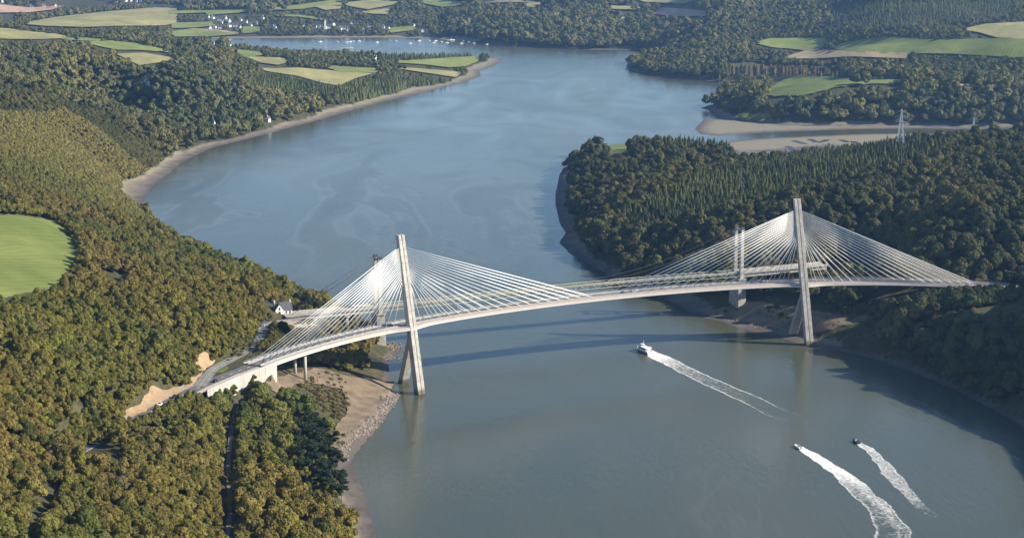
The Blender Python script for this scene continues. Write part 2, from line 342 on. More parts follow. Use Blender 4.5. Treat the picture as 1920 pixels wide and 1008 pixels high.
# edge of the new deck nearest the camera (underside of the white lip), height by column
DECK_EDGE = [(500, 692), (563, 669.5), (608, 653.6), (640, 645), (687.6, 635), (840, 604), (880, 598), (910, 593), (980, 581.7), (1050, 571.5), (1120, 562.7),
             (1220, 554), (1290, 548.5), (1340, 545.4), (1403.5, 541), (1590, 535), (1640, 535), (1740, 538), (1831, 542.5), (1890, 543.5)]
DZ = lambda x: np.interp(x, [500, 775, 1120, 1510, 1890], [36.4, 37.5, 39.3, 38.1, 36.2])
de = np.array([at_z(x, y, float(DZ(x))) for x, y in DECK_EDGE])
ch = np.concatenate([[0], np.cumsum(np.linalg.norm(np.diff(de[:, :2], axis=0), axis=1))])
cx_, cy_ = np.polyfit(ch, de[:, 0], 4), np.polyfit(ch, de[:, 1], 4)
cz_ = np.polyfit(ch, de[:, 2], 3)
DLEN = ch[-1]
def deck_e(s):   # straight-run near edge at distance s
    return np.stack([np.polyval(cx_, s), np.polyval(cy_, s), np.polyval(cz_, s)], -1)
def deck_t(s):
    t = np.stack([np.polyval(np.polyder(cx_), s), np.polyval(np.polyder(cy_), s)], -1)
    return t / np.linalg.norm(t, axis=-1, keepdims=True)
DW, DTOP = 15.0, 1.9
def deck_pt(s, off, dz=0.0):  # off metres from the near edge towards the far edge, dz above the underside of the lip
    e = deck_e(s); t = deck_t(s); n = np.stack([-t[..., 1], t[..., 0]], -1)
    return np.concatenate([e[..., :2] + n * np.asarray(off)[..., None] if np.ndim(off) else e[..., :2] + n * off, (e[..., 2] + dz)[..., None] if np.ndim(s) else np.array([e[2] + dz])], -1)
SL, SR = 0.0, DLEN - 21.0        # ends of the span proper; beyond SR is the right abutment
r0 = deck_pt(0.0, 7.4, DTOP)
def cont(k, far): # continue the road off the deck's left end
    t = deck_t(0.0); return r0 - np.array([t[0] * k, t[1] * k, 0])
main_road = smooth_line(np.vstack([px_line([(120, 860, 45), (170, 832, 42), (235, 797, 39.3), (280, 773, 38.8), (320, 752, 38.5), (360, 731, 38.3)]), [cont(26, 0)], [cont(12, 0)], [r0]]))
side_road = smooth_line(px_line([(374, 724, 38.3), (388, 704, 38.2), (402, 690, 38), (424, 678, 37.4), (452, 664, 36.3), (475, 651, 35), (487, 638, 33.6), (491, 624, 31), (495, 612, 29.2), (507, 604, 27.6), (527, 601, 26.4), (566, 597, 26.0)]), 2.0)
re0 = deck_pt(SR, 7.4, DTOP)
t_end = deck_t(DLEN)
right_road = np.array([deck_pt(SR, 7.4, DTOP), deck_pt(DLEN, 7.4, DTOP), deck_pt(DLEN, 7.4, DTOP) + np.array([t_end[0] * 60, t_end[1] * 60, 1.0]), deck_pt(DLEN, 7.4, DTOP) + np.array([t_end[0] * 130, t_end[1] * 130 + 6, 4.0])])
track = smooth_line(px_line([(462, 745, 26), (440, 775, 25.5), (432, 820, 25), (428, 870, 24.5), (430, 920, 23.5), (432, 970, 22.5), (420, 1030, 21)]))
bench = smooth_line(px_line([(712, 728, 5.2), (690, 770, 5.5), (655, 805, 6), (625, 835, 6.5), (608, 850, 7)]))
def flatten(line, w0, w1):
    global Z
    m = (gy > line[:, 1].min() - 60) & (gy < line[:, 1].max() + 60) & (gx > line[:, 0].min() - 60) & (gx < line[:, 0].max() + 60)
    idx = np.where(m)[0]; d2 = (gx[idx, None] - line[None, :, 0]) ** 2 + (gy[idx, None] - line[None, :, 1]) ** 2
    k = d2.argmin(1); d = np.sqrt(d2[np.arange(len(idx)), k]); w = 1 - sstep(w0, w1, d)
    Z[idx] = Z[idx] * (1 - w) + (line[k, 2] - 0.35) * w
flatten(track, 4, 12); flatten(bench, 4, 9); flatten(side_road, 6, 13); flatten(main_road, 8.5, 15); flatten(smooth_line(right_road), 9, 16)
# the ground drops away below the retaining wall on the river side of the road
_m = np.where((gy > 780) & (gy < 960) & (gx > -260) & (gx < -60))[0]
_e = main_road[-26:]; _d2 = (gx[_m, None] - _e[None, :, 0]) ** 2 + (gy[_m, None] - _e[None, :, 1]) ** 2; _k = _d2.argmin(1)
_t = np.gradient(_e[:, :2], axis=0); _t /= np.linalg.norm(_t, axis=1, keepdims=True)
_lat = (gx[_m] - _e[_k, 0]) * _t[_k, 1] - (gy[_m] - _e[_k, 1]) * _t[_k, 0]
_along = (gx[_m] - _e[_k, 0]) * _t[_k, 0] + (gy[_m] - _e[_k, 1]) * _t[_k, 1]
_w = sstep(4.6, 7.6, _lat) * (np.abs(_along) < 6) * sstep(0, 7, _k) * (_lat < 40)
Z[_m] = np.where(_w > 0, np.minimum(Z[_m], _e[_k, 2] - 9.5 * _w - 0.12 * np.maximum(_lat - 8, 0)), Z[_m])
# clearance under the spans, and the foot of the right abutment
_m = np.where((gy > 850) & (gy < 1200) & (gx > -200) & (gx < 420))[0]
_s = np.arange(0, DLEN + 60, 2.0); _sc = np.minimum(_s, DLEN); _E = deck_e(_sc); _T = deck_t(_sc); _E[:, :2] += _T * (_s - _sc)[:, None]
_k = ((gx[_m, None] - _E[None, :, 0]) ** 2 + (gy[_m, None] - _E[None, :, 1]) ** 2).argmin(1)
_lat = -(gx[_m] - _E[_k, 0]) * _T[_k, 1] + (gy[_m] - _E[_k, 1]) * _T[_k, 0]; _sv = _s[_k]
_cap = np.full(len(_m), 1e9)
_in = (_sv > 8) & (_sv < SR - 3); _cap = np.where(_in & (_lat > -60) & (_lat < 40), _E[_k, 2] - 4.0 + 0.35 * np.maximum(_lat - 22, 0) + 0.1 * np.maximum(-_lat - 40, 0), _cap)
_in = (_sv >= SR - 3) & (_lat < -0.3) & (_lat > -70); _cap = np.where(_in, _E[_k, 2] - 5.0 + 0.06 * np.maximum(-_lat - 10, 0), _cap)
Z[_m] = np.minimum(Z[_m], _cap)
ZG = Z.reshape(GX.shape)
def ground(x, y):
    x = np.atleast_1d(np.asarray(x, float)); y = np.atleast_1d(np.asarray(y, float))
    u = np.interp(x / y, UC, np.arange(len(UC))); l = np.interp(np.log(np.maximum(y, 331)), LY, np.arange(len(LY)))
    i = np.clip(l.astype(int), 0, len(LY) - 2); j = np.clip(u.astype(int), 0, len(UC) - 2); fl, fu = l - i, u - j
    return (ZG[i, j] * (1 - fu) + ZG[i, j + 1] * fu) * (1 - fl) + (ZG[i + 1, j] * (1 - fu) + ZG[i + 1, j + 1] * fu) * fl
def on_ground(px, py):
    px = np.atleast_1d(np.asarray(px, float)); py = np.atleast_1d(np.asarray(py, float))
    d = ray(px, py); t = np.full(px.shape, 450.0); done = np.zeros(px.shape, bool); prev = t.copy()
    while not done.all() and t.min() < 30000:
        p = d * t[:, None]; below = CAM_H + p[:, 2] < np.maximum(ground(p[:, 0], np.maximum(p[:, 1], 331)), 0)
        done |= below; prev = np.where(done, prev, t); t = np.where(done, t, t * 1.004)
        if (t > 30000).all(): break
        done |= t > 30000
    lo, hi = prev, t
    for _ in range(14):
        mid = (lo + hi) / 2; p = d * mid[:, None]
        b = CAM_H + p[:, 2] < np.maximum(ground(p[:, 0], p[:, 1]), 0); hi = np.where(b, mid, hi); lo = np.where(b, lo, mid)
    p = d * hi[:, None]; p[:, 2] = np.maximum(ground(p[:, 0], p[:, 1]), 0); return p

# terrain mesh
def terrain():
    R, Cn = GX.shape
    V = np.stack([gx, gy, Z], -1)
    a = (np.arange(R - 1)[:, None] * Cn + np.arange(Cn - 1)[None]).ravel()
    F = np.stack([a, a + 1, a + Cn + 1, a + Cn], -1)
    me = bpy.data.meshes.new('terrain')
    me.vertices.add(len(V)); me.vertices.foreach_set('co', V.ravel().astype(np.float32))
    me.loops.add(F.size); me.loops.foreach_set('vertex_index', F.ravel().astype(np.int32))
    me.polygons.add(len(F)); me.polygons.foreach_set('loop_start', np.arange(0, F.size, 4, dtype=np.int32)); me.polygons.foreach_set('loop_total', np.full(len(F), 4, np.int32))
    me.update(calc_edges=True)
    me.polygons.foreach_set('use_smooth', [True] * len(F))
    at = me.attributes.new('beach', 'FLOAT', 'POINT'); at.data.foreach_set('value', BEACH.astype(np.float32))
    at = me.attributes.new('shore', 'FLOAT', 'POINT'); at.data.foreach_set('value', SD.astype(np.float32))
    m = bpy.data.materials.new('woodland floor and shore mud'); m.use_nodes = True; nt = m.node_tree; b = nt.nodes['Principled BSDF']
    b.inputs['Roughness'].default_value = 0.9; b.inputs['Specular IOR Level'].default_value = 0.2
    N = nt.nodes.new; L = nt.links.new
    ab = N('ShaderNodeAttribute'); ab.attribute_name = 'beach'; asd = N('ShaderNodeAttribute'); asd.attribute_name = 'shore'
    g = N('ShaderNodeNewGeometry')
    n1 = N('ShaderNodeTexNoise'); n1.inputs['Scale'].default_value = 0.06; n1.inputs['Detail'].default_value = 6; L(g.outputs['Position'], n1.inputs['Vector'])
    n2 = N('ShaderNodeTexNoise'); n2.inputs['Scale'].default_value = 0.25; n2.inputs['Detail'].default_value = 5; L(g.outputs['Position'], n2.inputs['Vector'])
    fl = N('ShaderNodeValToRGB'); L(n2.outputs['Fac'], fl.inputs['Fac'])
    fl.color_ramp.elements[0].position = 0.35; fl.color_ramp.elements[0].color = (0.035, 0.038, 0.016, 1); fl.color_ramp.elements[1].position = 0.7; fl.color_ramp.elements[1].color = (0.085, 0.075, 0.036, 1)
    # shore: dark wet mud by the water, paler stones and dry weed higher up
    mr = N('ShaderNodeMapRange'); mr.inputs['From Min'].default_value = 0.0; mr.inputs['From Max'].default_value = 24.0; L(asd.outputs['Fac'], mr.inputs['Value'])
    ad = N('ShaderNodeMath'); ad.operation = 'MULTIPLY_ADD'; ad.inputs[1].default_value = 1.4; L(n1.outputs['Fac'], ad.inputs[0]); 
    su = N('ShaderNodeMath'); su.operation = 'SUBTRACT'; su.inputs[1].default_value = 0.72; L(mr.outputs['Result'], su.inputs[0]); L(su.outputs[0], ad.inputs[2])
    mud = N('ShaderNodeValToRGB'); L(ad.outputs[0], mud.inputs['Fac']); e = mud.color_ramp.elements
    e[0].position = 0.05; e[0].color = (0.085, 0.070, 0.066, 1); e[1].position = 0.9; e[1].color = (0.200, 0.176, 0.120, 1)
    k = e.new(0.45); k.color = (0.140, 0.121, 0.100, 1)
    th = N('ShaderNodeMapRange'); th.inputs['From Min'].default_value = 0.35; th.inputs['From Max'].default_value = 0.65; 
    jt = N('ShaderNodeMath'); jt.operation = 'MULTIPLY_ADD'; jt.inputs[1].default_value = 0.5; jt.inputs[2].default_value = -0.25; L(n2.outputs['Fac'], jt.inputs[0])
    sm = N('ShaderNodeMath'); sm.operation = 'ADD'; L(ab.outputs['Fac'], sm.inputs[0]); L(jt.outputs[0], sm.inputs[1]); L(sm.outputs[0], th.inputs['Value'])
    mx = N('ShaderNodeMix'); mx.data_type = 'RGBA'; L(th.outputs['Result'], mx.inputs['Factor']); L(fl.outputs['Color'], mx.inputs['A']); L(mud.outputs['Color'], mx.inputs['B'])
    L(mx.outputs['Result'], b.inputs['Base Color'])
    bp = N('ShaderNodeBump'); bp.inputs['Distance'].default_value = 0.5; L(n2.outputs['Fac'], bp.inputs['Height']); L(bp.outputs['Normal'], b.inputs['Normal'])
    me.materials.append(m)
    o = bpy.data.objects.new('terrain', me); col.objects.link(o); o['kind'] = 'structure'
    o['label'] = 'wooded hills and muddy shores on both banks of the river'
    return o
terrain()

# ------------------------------------------------------------------ water
def water():
    m = bpy.data.materials.new('river water'); m.use_nodes = True; nt = m.node_tree; b = nt.nodes['Principled BSDF']
    N = nt.nodes.new; L = nt.links.new
    g = N('ShaderNodeNewGeometry')
    mp = N('ShaderNodeMapping'); mp.inputs['Rotation'].default_value = (0, 0, 0.6); mp.inputs['Scale'].default_value = (1.0, 0.32, 1.0); L(g.outputs['Position'], mp.inputs['Vector'])
    big = N('ShaderNodeTexNoise'); big.inputs['Scale'].default_value = 0.0045; big.inputs['Detail'].default_value = 6; big.inputs['Distortion'].default_value = 1.2; L(mp.outputs['Vector'], big.inputs['Vector'])
    r = N('ShaderNodeValToRGB'); L(big.outputs['Fac'], r.inputs['Fac']); e = r.color_ramp.elements
    e[0].position = 0.3; e[0].color = (0.046, 0.058, 0.040, 1); e[1].position = 0.7; e[1].color = (0.072, 0.074, 0.046, 1)
    # thin foam lines drawn out by the current; slicks' sky sheen painted as paler colour
    mp2 = N('ShaderNodeMapping'); mp2.inputs['Rotation'].default_value = (0, 0, -0.35); mp2.inputs['Scale'].default_value = (1.0, 0.4, 1.0); L(g.outputs['Position'], mp2.inputs['Vector'])
    sl = N('ShaderNodeTexNoise'); sl.inputs['Scale'].default_value = 0.0075; sl.inputs['Detail'].default_value = 3; sl.inputs['Distortion'].default_value = 2.0; L(mp2.outputs['Vector'], sl.inputs['Vector'])
    a = N('ShaderNodeMath'); a.operation = 'SUBTRACT'; a.inputs[1].default_value = 0.5; L(sl.outputs['Fac'], a.inputs[0])
    ab = N('ShaderNodeMath'); ab.operation = 'ABSOLUTE'; L(a.outputs[0], ab.inputs[0])
    ln = N('ShaderNodeMapRange'); ln.inputs['From Min'].default_value = 0.0; ln.inputs['From Max'].default_value = 0.022; ln.inputs['To Min'].default_value = 1.0; ln.inputs['To Max'].default_value = 0.0; L(ab.outputs[0], ln.inputs['Value'])
    gate = N('ShaderNodeMapRange'); gate.inputs['From Min'].default_value = 0.46; gate.inputs['From Max'].default_value = 0.60; L(big.outputs['Fac'], gate.inputs['Value'])
    mu = N('ShaderNodeMath'); mu.operation = 'MULTIPLY'; L(ln.outputs['Result'], mu.inputs[0]); L(gate.outputs['Result'], mu.inputs[1])
    m2 = N('ShaderNodeMath'); m2.operation = 'MULTIPLY'; m2.inputs[1].default_value = 0.03; L(mu.outputs[0], m2.inputs[0])
    c0 = at_z(540, 370, 0.0); ds = N('ShaderNodeVectorMath'); ds.operation = 'DISTANCE'; L(g.outputs['Position'], ds.inputs[0]); ds.inputs[1].default_value = (float(c0[0]), float(c0[1]), 0.0)
    dz = N('ShaderNodeMapRange'); dz.inputs['From Min'].default_value = 120.0; dz.inputs['From Max'].default_value = 520.0; dz.inputs['To Min'].default_value = 1.0; dz.inputs['To Max'].default_value = 0.0; L(ds.outputs['Value'], dz.inputs['Value'])
    wd = N('ShaderNodeMapRange'); wd.inputs['From Min'].default_value = 0.0; wd.inputs['From Max'].default_value = 0.035; wd.inputs['To Min'].default_value = 0.13; wd.inputs['To Max'].default_value = 0.0; L(ab.outputs[0], wd.inputs['Value'])
    m3 = N('ShaderNodeMath'); m3.operation = 'MULTIPLY'; L(wd.outputs['Result'], m3.inputs[0]); L(dz.outputs['Result'], m3.inputs[1])
    m4 = N('ShaderNodeMath'); m4.operation = 'MAXIMUM'; L(m3.outputs[0], m4.inputs[0]); L(m2.outputs[0], m4.inputs[1])
    mx = N('ShaderNodeMix'); mx.data_type = 'RGBA'; L(m4.outputs[0], mx.inputs['Factor']); L(r.outputs['Color'], mx.inputs['A']); mx.inputs['B'].default_value = (0.34, 0.35, 0.33, 1)
    L(mx.outputs['Result'], b.inputs['Base Color'])
    b.inputs['IOR'].default_value = 1.33; b.inputs['Specular IOR Level'].default_value = 0.42
    rr = N('ShaderNodeMapRange'); rr.inputs['From Min'].default_value = 0.3; rr.inputs['From Max'].default_value = 0.7; rr.inputs['To Min'].default_value = 0.15; rr.inputs['To Max'].default_value = 0.25; L(sl.outputs['Fac'], rr.inputs['Value']); L(rr.outputs['Result'], b.inputs['Roughness'])
    w1 = N('ShaderNodeTexNoise'); w1.inputs['Scale'].default_value = 0.28; w1.inputs['Detail'].default_value = 4; L(mp.outputs['Vector'], w1.inputs['Vector'])
    w2 = N('ShaderNodeTexNoise'); w2.inputs['Scale'].default_value = 0.035; w2.inputs['Detail'].default_value = 3; L(mp2.outputs['Vector'], w2.inputs['Vector'])
    b1 = N('ShaderNodeBump'); b1.inputs['Distance'].default_value = 0.17; L(w1.outputs['Fac'], b1.inputs['Height'])
    b2 = N('ShaderNodeBump'); b2.inputs['Distance'].default_value = 0.25; L(w2.outputs['Fac'], b2.inputs['Height']); L(b1.outputs['Normal'], b2.inputs['Normal']); L(b2.outputs['Normal'], b.inputs['Normal'])
    S = 50000
    sheet('water', [(-S, -S, 0), (S, -S, 0), (S, S, 0), (-S, S, 0)], [(0, 1, 2, 3)], m, smooth=False)['label'] = 'grey-green tidal river winding between the wooded banks'
water()

# ------------------------------------------------------------------ draped ground sheets: fields, bare earth, tracks
def drape(name, px_poly, material, label=None, lift=0.25, kind='structure', world_poly=None, cell=None, rough=0.0):
    if world_poly is None:
        P = []
        n = len(px_poly)
        for i in range(n):
            a = px_poly[i]; b = px_poly[(i + 1) % n]
            for k in range(4): P.append((a[0] + (b[0] - a[0]) * k / 4, a[1] + (b[1] - a[1]) * k / 4))
        W_ = on_ground([p[0] for p in P], [p[1] for p in P])[:, :2]
    else: W_ = np.asarray(world_poly, float)
    if rough > 0:          # ragged natural outline
        Q = []
        for i in range(len(W_)):
            a, b_ = W_[i], W_[(i + 1) % len(W_)]; k_ = max(1, int(np.linalg.norm(b_ - a) / 1.6))
            for k in range(k_): Q.append(a + (b_ - a) * k / k_)
        Q = np.array(Q); W_ = Q + rough * np.stack([fbm(Q[:, 0] / 9, Q[:, 1] / 9, 4) - 0.5, fbm(Q[:, 0] / 9 + 40, Q[:, 1] / 9 + 7, 4) - 0.5], -1) * 2
    c = W_.mean(0); d = cell or max(5.0, c[1] * 0.006)
    X, Y = np.meshgrid(np.arange(W_[:, 0].min(), W_[:, 0].max(), d), np.arange(W_[:, 1].min(), W_[:, 1].max(), d))
    X, Y = X.ravel(), Y.ravel(); m = inside(W_, X, Y) & (seg_dist(W_, X, Y) > d * 0.35)
    pts = [Vector((float(x), float(y))) for x, y in W_] + [Vector((float(x), float(y))) for x, y in zip(X[m], Y[m])]
    n = len(W_)
    r = geometry.delaunay_2d_cdt(pts, [(i, (i + 1) % n) for i in range(n)], [], 1, 1e-4)
    V = np.array([(v.x, v.y) for v in r[0]])
    z = np.maximum(ground(V[:, 0], V[:, 1]), 0.05) + lift + max(0.0, (c[1] - 1600) * 0.0010)
    F = [f for f in r[2]]
    o = sheet(name, np.column_stack([V, z]), F, material, kind)
    if label: o['label'] = label
    return o, W_
def field_mat(name, c, c2):
    m = mat(name, c, 0.9, spec=0.1, noise=0.10, nscale=0.012, c2=c2, coords='Object', detail=10); nt = m.node_tree; N = nt.nodes.new; L = nt.links.new; b = nt.nodes['Principled BSDF']; src = b.inputs['Base Color'].links[0].from_socket
    g = N('ShaderNodeNewGeometry'); mp = N('ShaderNodeMapping'); mp.inputs['Rotation'].default_value = (0, 0, 0.5); L(g.outputs['Position'], mp.inputs['Vector'])
    w = N('ShaderNodeTexWave'); w.inputs['Scale'].default_value = 0.045; w.inputs['Distortion'].default_value = 3.0; w.inputs['Detail'].default_value = 3; L(mp.outputs['Vector'], w.inputs['Vector'])     # mowing and tractor lines
    n = N('ShaderNodeTexNoise'); n.inputs['Scale'].default_value = 0.05; n.inputs['Detail'].default_value = 8; L(g.outputs['Position'], n.inputs['Vector'])
    a = N('ShaderNodeMath'); a.operation = 'MULTIPLY_ADD'; a.inputs[1].default_value = 0.14; a.inputs[2].default_value = 0.55; L(w.outputs['Fac'], a.inputs[0])
    a2 = N('ShaderNodeMath'); a2.operation = 'MULTIPLY_ADD'; a2.inputs[1].default_value = 0.75; L(n.outputs['Fac'], a2.inputs[0]); L(a.outputs[0], a2.inputs[2])
    sc = N('ShaderNodeVectorMath'); sc.operation = 'SCALE'; L(src, sc.inputs[0]); L(a2.outputs[0], sc.inputs['Scale']); L(sc.outputs['Vector'], b.inputs['Base Color']); return m
FM = {'g': field_mat('mown pasture', (0.150, 0.190, 0.046), (0.215, 0.230, 0.070)), 'y': field_mat('dry pasture', (0.22, 0.215, 0.085), (0.30, 0.27, 0.12)),
      't': field_mat('stubble', (0.27, 0.215, 0.125), (0.34, 0.26, 0.16)), 'b': field_mat('ploughed earth', (0.33, 0.21, 0.15), (0.42, 0.28, 0.19)),
      'd': field_mat('lush grass', (0.112, 0.150, 0.036), (0.170, 0.190, 0.056))}
FIELDS = [
    ('d', [(-60, 398), (0, 403), (40, 405), (95, 412), (125, 430), (147, 462), (150, 487), (126, 512), (115, 532), (60, 550), (0, 557), (-60, 560)], 'green hillside pasture with mown stripes at the left edge'),
    ('y', [(-60, 52), (0, 55), (40, 60), (100, 65), (128, 70), (115, 72.5), (60, 74), (0, 73), (-60, 72)], 'yellow-green field on the far left hilltop'),
    ('y', [(25, 44), (60, 43), (110, 35), (200, 26), (290, 20), (322, 22), (322, 44), (300, 48), (220, 49), (160, 51), (90, 49), (50, 46)], 'long pale stubble field sloping to the upper left woods'),
    ('g', [(165, 82), (210, 80), (260, 85), (322, 97), (318, 99), (260, 94.5), (222, 94.5), (190, 89)], 'narrow green field behind the left wooded ridge'),
    ('g', [(110, 73.5), (160, 73), (200, 76), (180, 78.5), (130, 76.5)], 'thin strip of green field below the yellow hilltop field'),
    ('y', [(220, 104), (270, 102.5), (320, 110), (332, 115), (300, 117.5), (262, 122), (240, 112)], 'small dry field cut into the left wood'),
    ('b', [(-40, 11), (0, 12), (50, 17), (115, 14), (95, 20), (50, 24.5), (0, 25), (-40, 25)], 'brown ploughed field in the far upper left corner'),
    ('g', [(322, 23), (460, 21.5), (460, 25), (390, 30), (385, 26), (322, 28)], 'thin pale field above the far village'),
    ('g', [(324, 46), (395, 44), (400, 50), (370, 53), (325, 54.5)], 'green meadow left of the far village'),
    ('g', [(322, 62), (365, 57), (440, 63), (446, 66), (400, 69), (332, 70)], 'meadow running down to the far village shore'),
    ('b', [(358, 57), (400, 57.5), (446, 62.5), (440, 64), (390, 60)], 'thin brown ploughed strip by the far village'),
    ('g', [(457, 53), (490, 54), (486, 62), (454, 64)], 'small green meadow between the far village houses'),
    ('g', [(513, 17), (570, 10), (640, 2), (640, 8), (570, 18), (515, 20.5)], 'sloping green field above the far village wood'),
    ('y', [(590, 14), (640, 9.5), (640, 18), (610, 20.5)], 'pale field with dotted trees above the far village'),
    ('g', [(503, 33), (560, 30), (600, 36), (622, 42), (560, 34)], 'narrow curved field behind the far village church'),
    ('y', [(457, 109), (530, 111), (540, 118), (520, 122.5), (490, 119), (470, 112)], 'dry field near the left bank farm'),
    ('y', [(480, 131), (520, 132), (560, 131), (640, 137), (692, 140), (660, 148), (632, 159), (600, 154), (560, 144), (510, 137)], 'bright pasture above the conifer plantation on the headland'),
    ('g', [(600, 125), (640, 127), (714, 131), (700, 137.5), (640, 136)], 'green strip of pasture in the middle of the headland'),
    ('g', [(440, 96), (475, 98), (500, 104), (460, 108.5)], 'small green field beside the inlet'),
    ('g', [(722, 116), (770, 116), (850, 111), (899, 109), (890, 118), (870, 125), (840, 127), (800, 122.5), (750, 119.5)], 'green field near the tip of the headland'),
    ('y', [(728, 128.5), (780, 131), (850, 136), (865, 138), (850, 145), (820, 141), (770, 134.5)], 'pale field along the shore of the headland'),
    ('y', [(640, 9), (700, 3), (760, 7), (690, 18.5), (660, 14)], 'yellow-green field on the far skyline slope'),
    ('y', [(675, 25), (735, 18.5), (725, 28.5), (700, 28)], 'small dry field on the slope above the far boats'),
    ('g', [(785, 4), (830, 3), (892, 9), (830, 14.5), (800, 9.5)], 'green field above the far dark wood'),
    ('t', [(900, 1), (960, 0), (955, 6), (910, 7.5)], 'tan stubble field at the top edge'),
    ('g', [(728, 55), (790, 51.5), (772, 59), (734, 63)], 'meadow beside the last far village house'),
    ('y', [(960, 1), (1004, 1), (1002, 6.5), (960, 6.5)], 'pale field at the top centre edge'),
    ('y', [(965, 10.5), (1030, 6.5), (1000, 15.5), (985, 14)], 'small pale field above the central far wood'),
    ('b', [(1130, 3), (1180, 6), (1160, 9.5), (1130, 8)], 'pinkish earth patch by the far farm'),
    ('y', [(1140, 14), (1212, 15), (1190, 20.5), (1150, 19)], 'thin pale field right of the far farm'),
    ('y', [(1185, -3), (1280, -3), (1302, 3), (1280, 8.5), (1210, 5.5)], 'yellow field at the upper right of the river bend'),
    ('b', [(1220, 28.5), (1245, 18.5), (1324, 23.5), (1320, 32), (1270, 32)], 'pinkish ploughed field above the river bend'),
    ('y', [(1148, 35.5), (1180, 35), (1176, 42)], 'tiny clearing in the far wood'),
    ('g', [(1418, 83.5), (1445, 76.5), (1547, 75.5), (1540, 90), (1520, 96.5), (1480, 92.5), (1450, 90.5)], 'smaller of the two bright green fields on the right'),
    ('t', [(1472, 111), (1520, 96.5), (1600, 99.5), (1702, 102.5), (1690, 111), (1600, 108), (1530, 111)], 'brownish fallow strip below the bright green fields'),
    ('d', [(1566, 92.5), (1600, 82.5), (1660, 75), (1750, 79.5), (1960, 77), (1960, 110), (1850, 105), (1780, 101.5), (1740, 101), (1650, 101), (1600, 97.5)], 'largest bright green field on the right plateau'),
    ('y', [(1806, 58), (1850, 49.5), (1960, 44), (1960, 76), (1870, 71), (1840, 63)], 'pale field with single bushes at the right edge'),
    ('d', [(1422, 179), (1470, 150), (1500, 142.5), (1600, 149), (1697, 151.5), (1690, 159), (1630, 159), (1570, 166), (1500, 183), (1450, 182)], 'green pasture on the wooded point beyond the creek'),
    ('d', [(1386, 216), (1440, 217), (1446, 222), (1400, 228.5), (1384, 223)], 'little green meadow beside the mudflats'),
    ('t', [(1795, 159), (1845, 159), (1836, 166.5), (1800, 167)], 'small brown clearing in the right wood'),
    ('y', [(1755, 150.5), (1772, 152), (1760, 157)], 'tiny pale gap in the right wood'),
    ('y', [(1288, 302), (1326, 304), (1322, 312), (1297, 314)], 'small yellow-green clearing on the wooded promontory'),
    ('d', [(1126, 275), (1180, 272), (1184, 290), (1140, 291)], 'shaded grass hollow at the tip of the promontory'),
]
NO_TREE = []     # outlines on the photograph that no crown may cover
for i_, (k, poly, lab) in enumerate(FIELDS):
    if max(q[1] for q in poly) < 165:          # open the far fields as wide as their hedges allow
        a_ = np.array(poly, float); c_ = a_.mean(0); poly = [tuple(c_ + (q - c_) * (1.07, 1.22)) for q in a_]
    drape('field', poly, FM[k], lab, lift=0.3 + 0.02 * i_, rough=5.0 if poly[0][1] > 150 else 0.0); NO_TREE.append(poly)

drape('bare_earth', [(228, 778), (250, 752), (285, 727), (322, 722), (345, 728), (330, 745), (290, 762), (240, 790)], M['sand'], 'orange sandy cut bank left of the road', rough=2.6)
drape('bare_earth', [(345, 724), (372, 700), (380, 690), (372, 715), (352, 735)], M['sand'], 'narrow sandy verge beside the road junction', rough=2.6)
drape('bare_earth', [(362, 690), (378, 664), (388, 659), (402, 672), (398, 684), (380, 696)], M['sand'], 'pale sandy scar in the slope above the junction', rough=2.6)
drape('bare_earth', [(225, 800), (250, 775), (262, 772), (245, 795), (230, 806)], M['sand'], 'sandy bank where the road leaves the wood', rough=2.6)
drape('bare_earth', [(492, 722), (548, 702), (600, 690), (650, 706), (690, 712), (738, 715), (730, 735), (690, 785), (640, 845), (600, 832), (632, 800), (655, 770), (640, 730), (600, 722), (556, 722), (520, 735)], M['path'], 'bare earth slope and bench under the left end of the bridge', lift=0.75, rough=2.6)
grass_bank = mat('rough grass bank', (0.15, 0.11, 0.055), 0.95, noise=0.35, nscale=0.3, c2=(0.10, 0.105, 0.035), bump=0.4, bscale=0.5)
drape('bare_earth', [(1310, 590), (1400, 566), (1470, 572), (1560, 590), (1640, 572), (1662, 582), (1620, 600), (1545, 622), (1500, 628), (1440, 612), (1380, 600)], M['path'], 'brown earth slope under the right end of the bridge', lift=0.6, rough=2.6)
drape('grass_bank', [(1556, 608), (1600, 590), (1655, 582), (1640, 596), (1590, 612)], grass_bank, 'sunlit grass patch right of the bridge pylon', lift=0.5, rough=2.6)
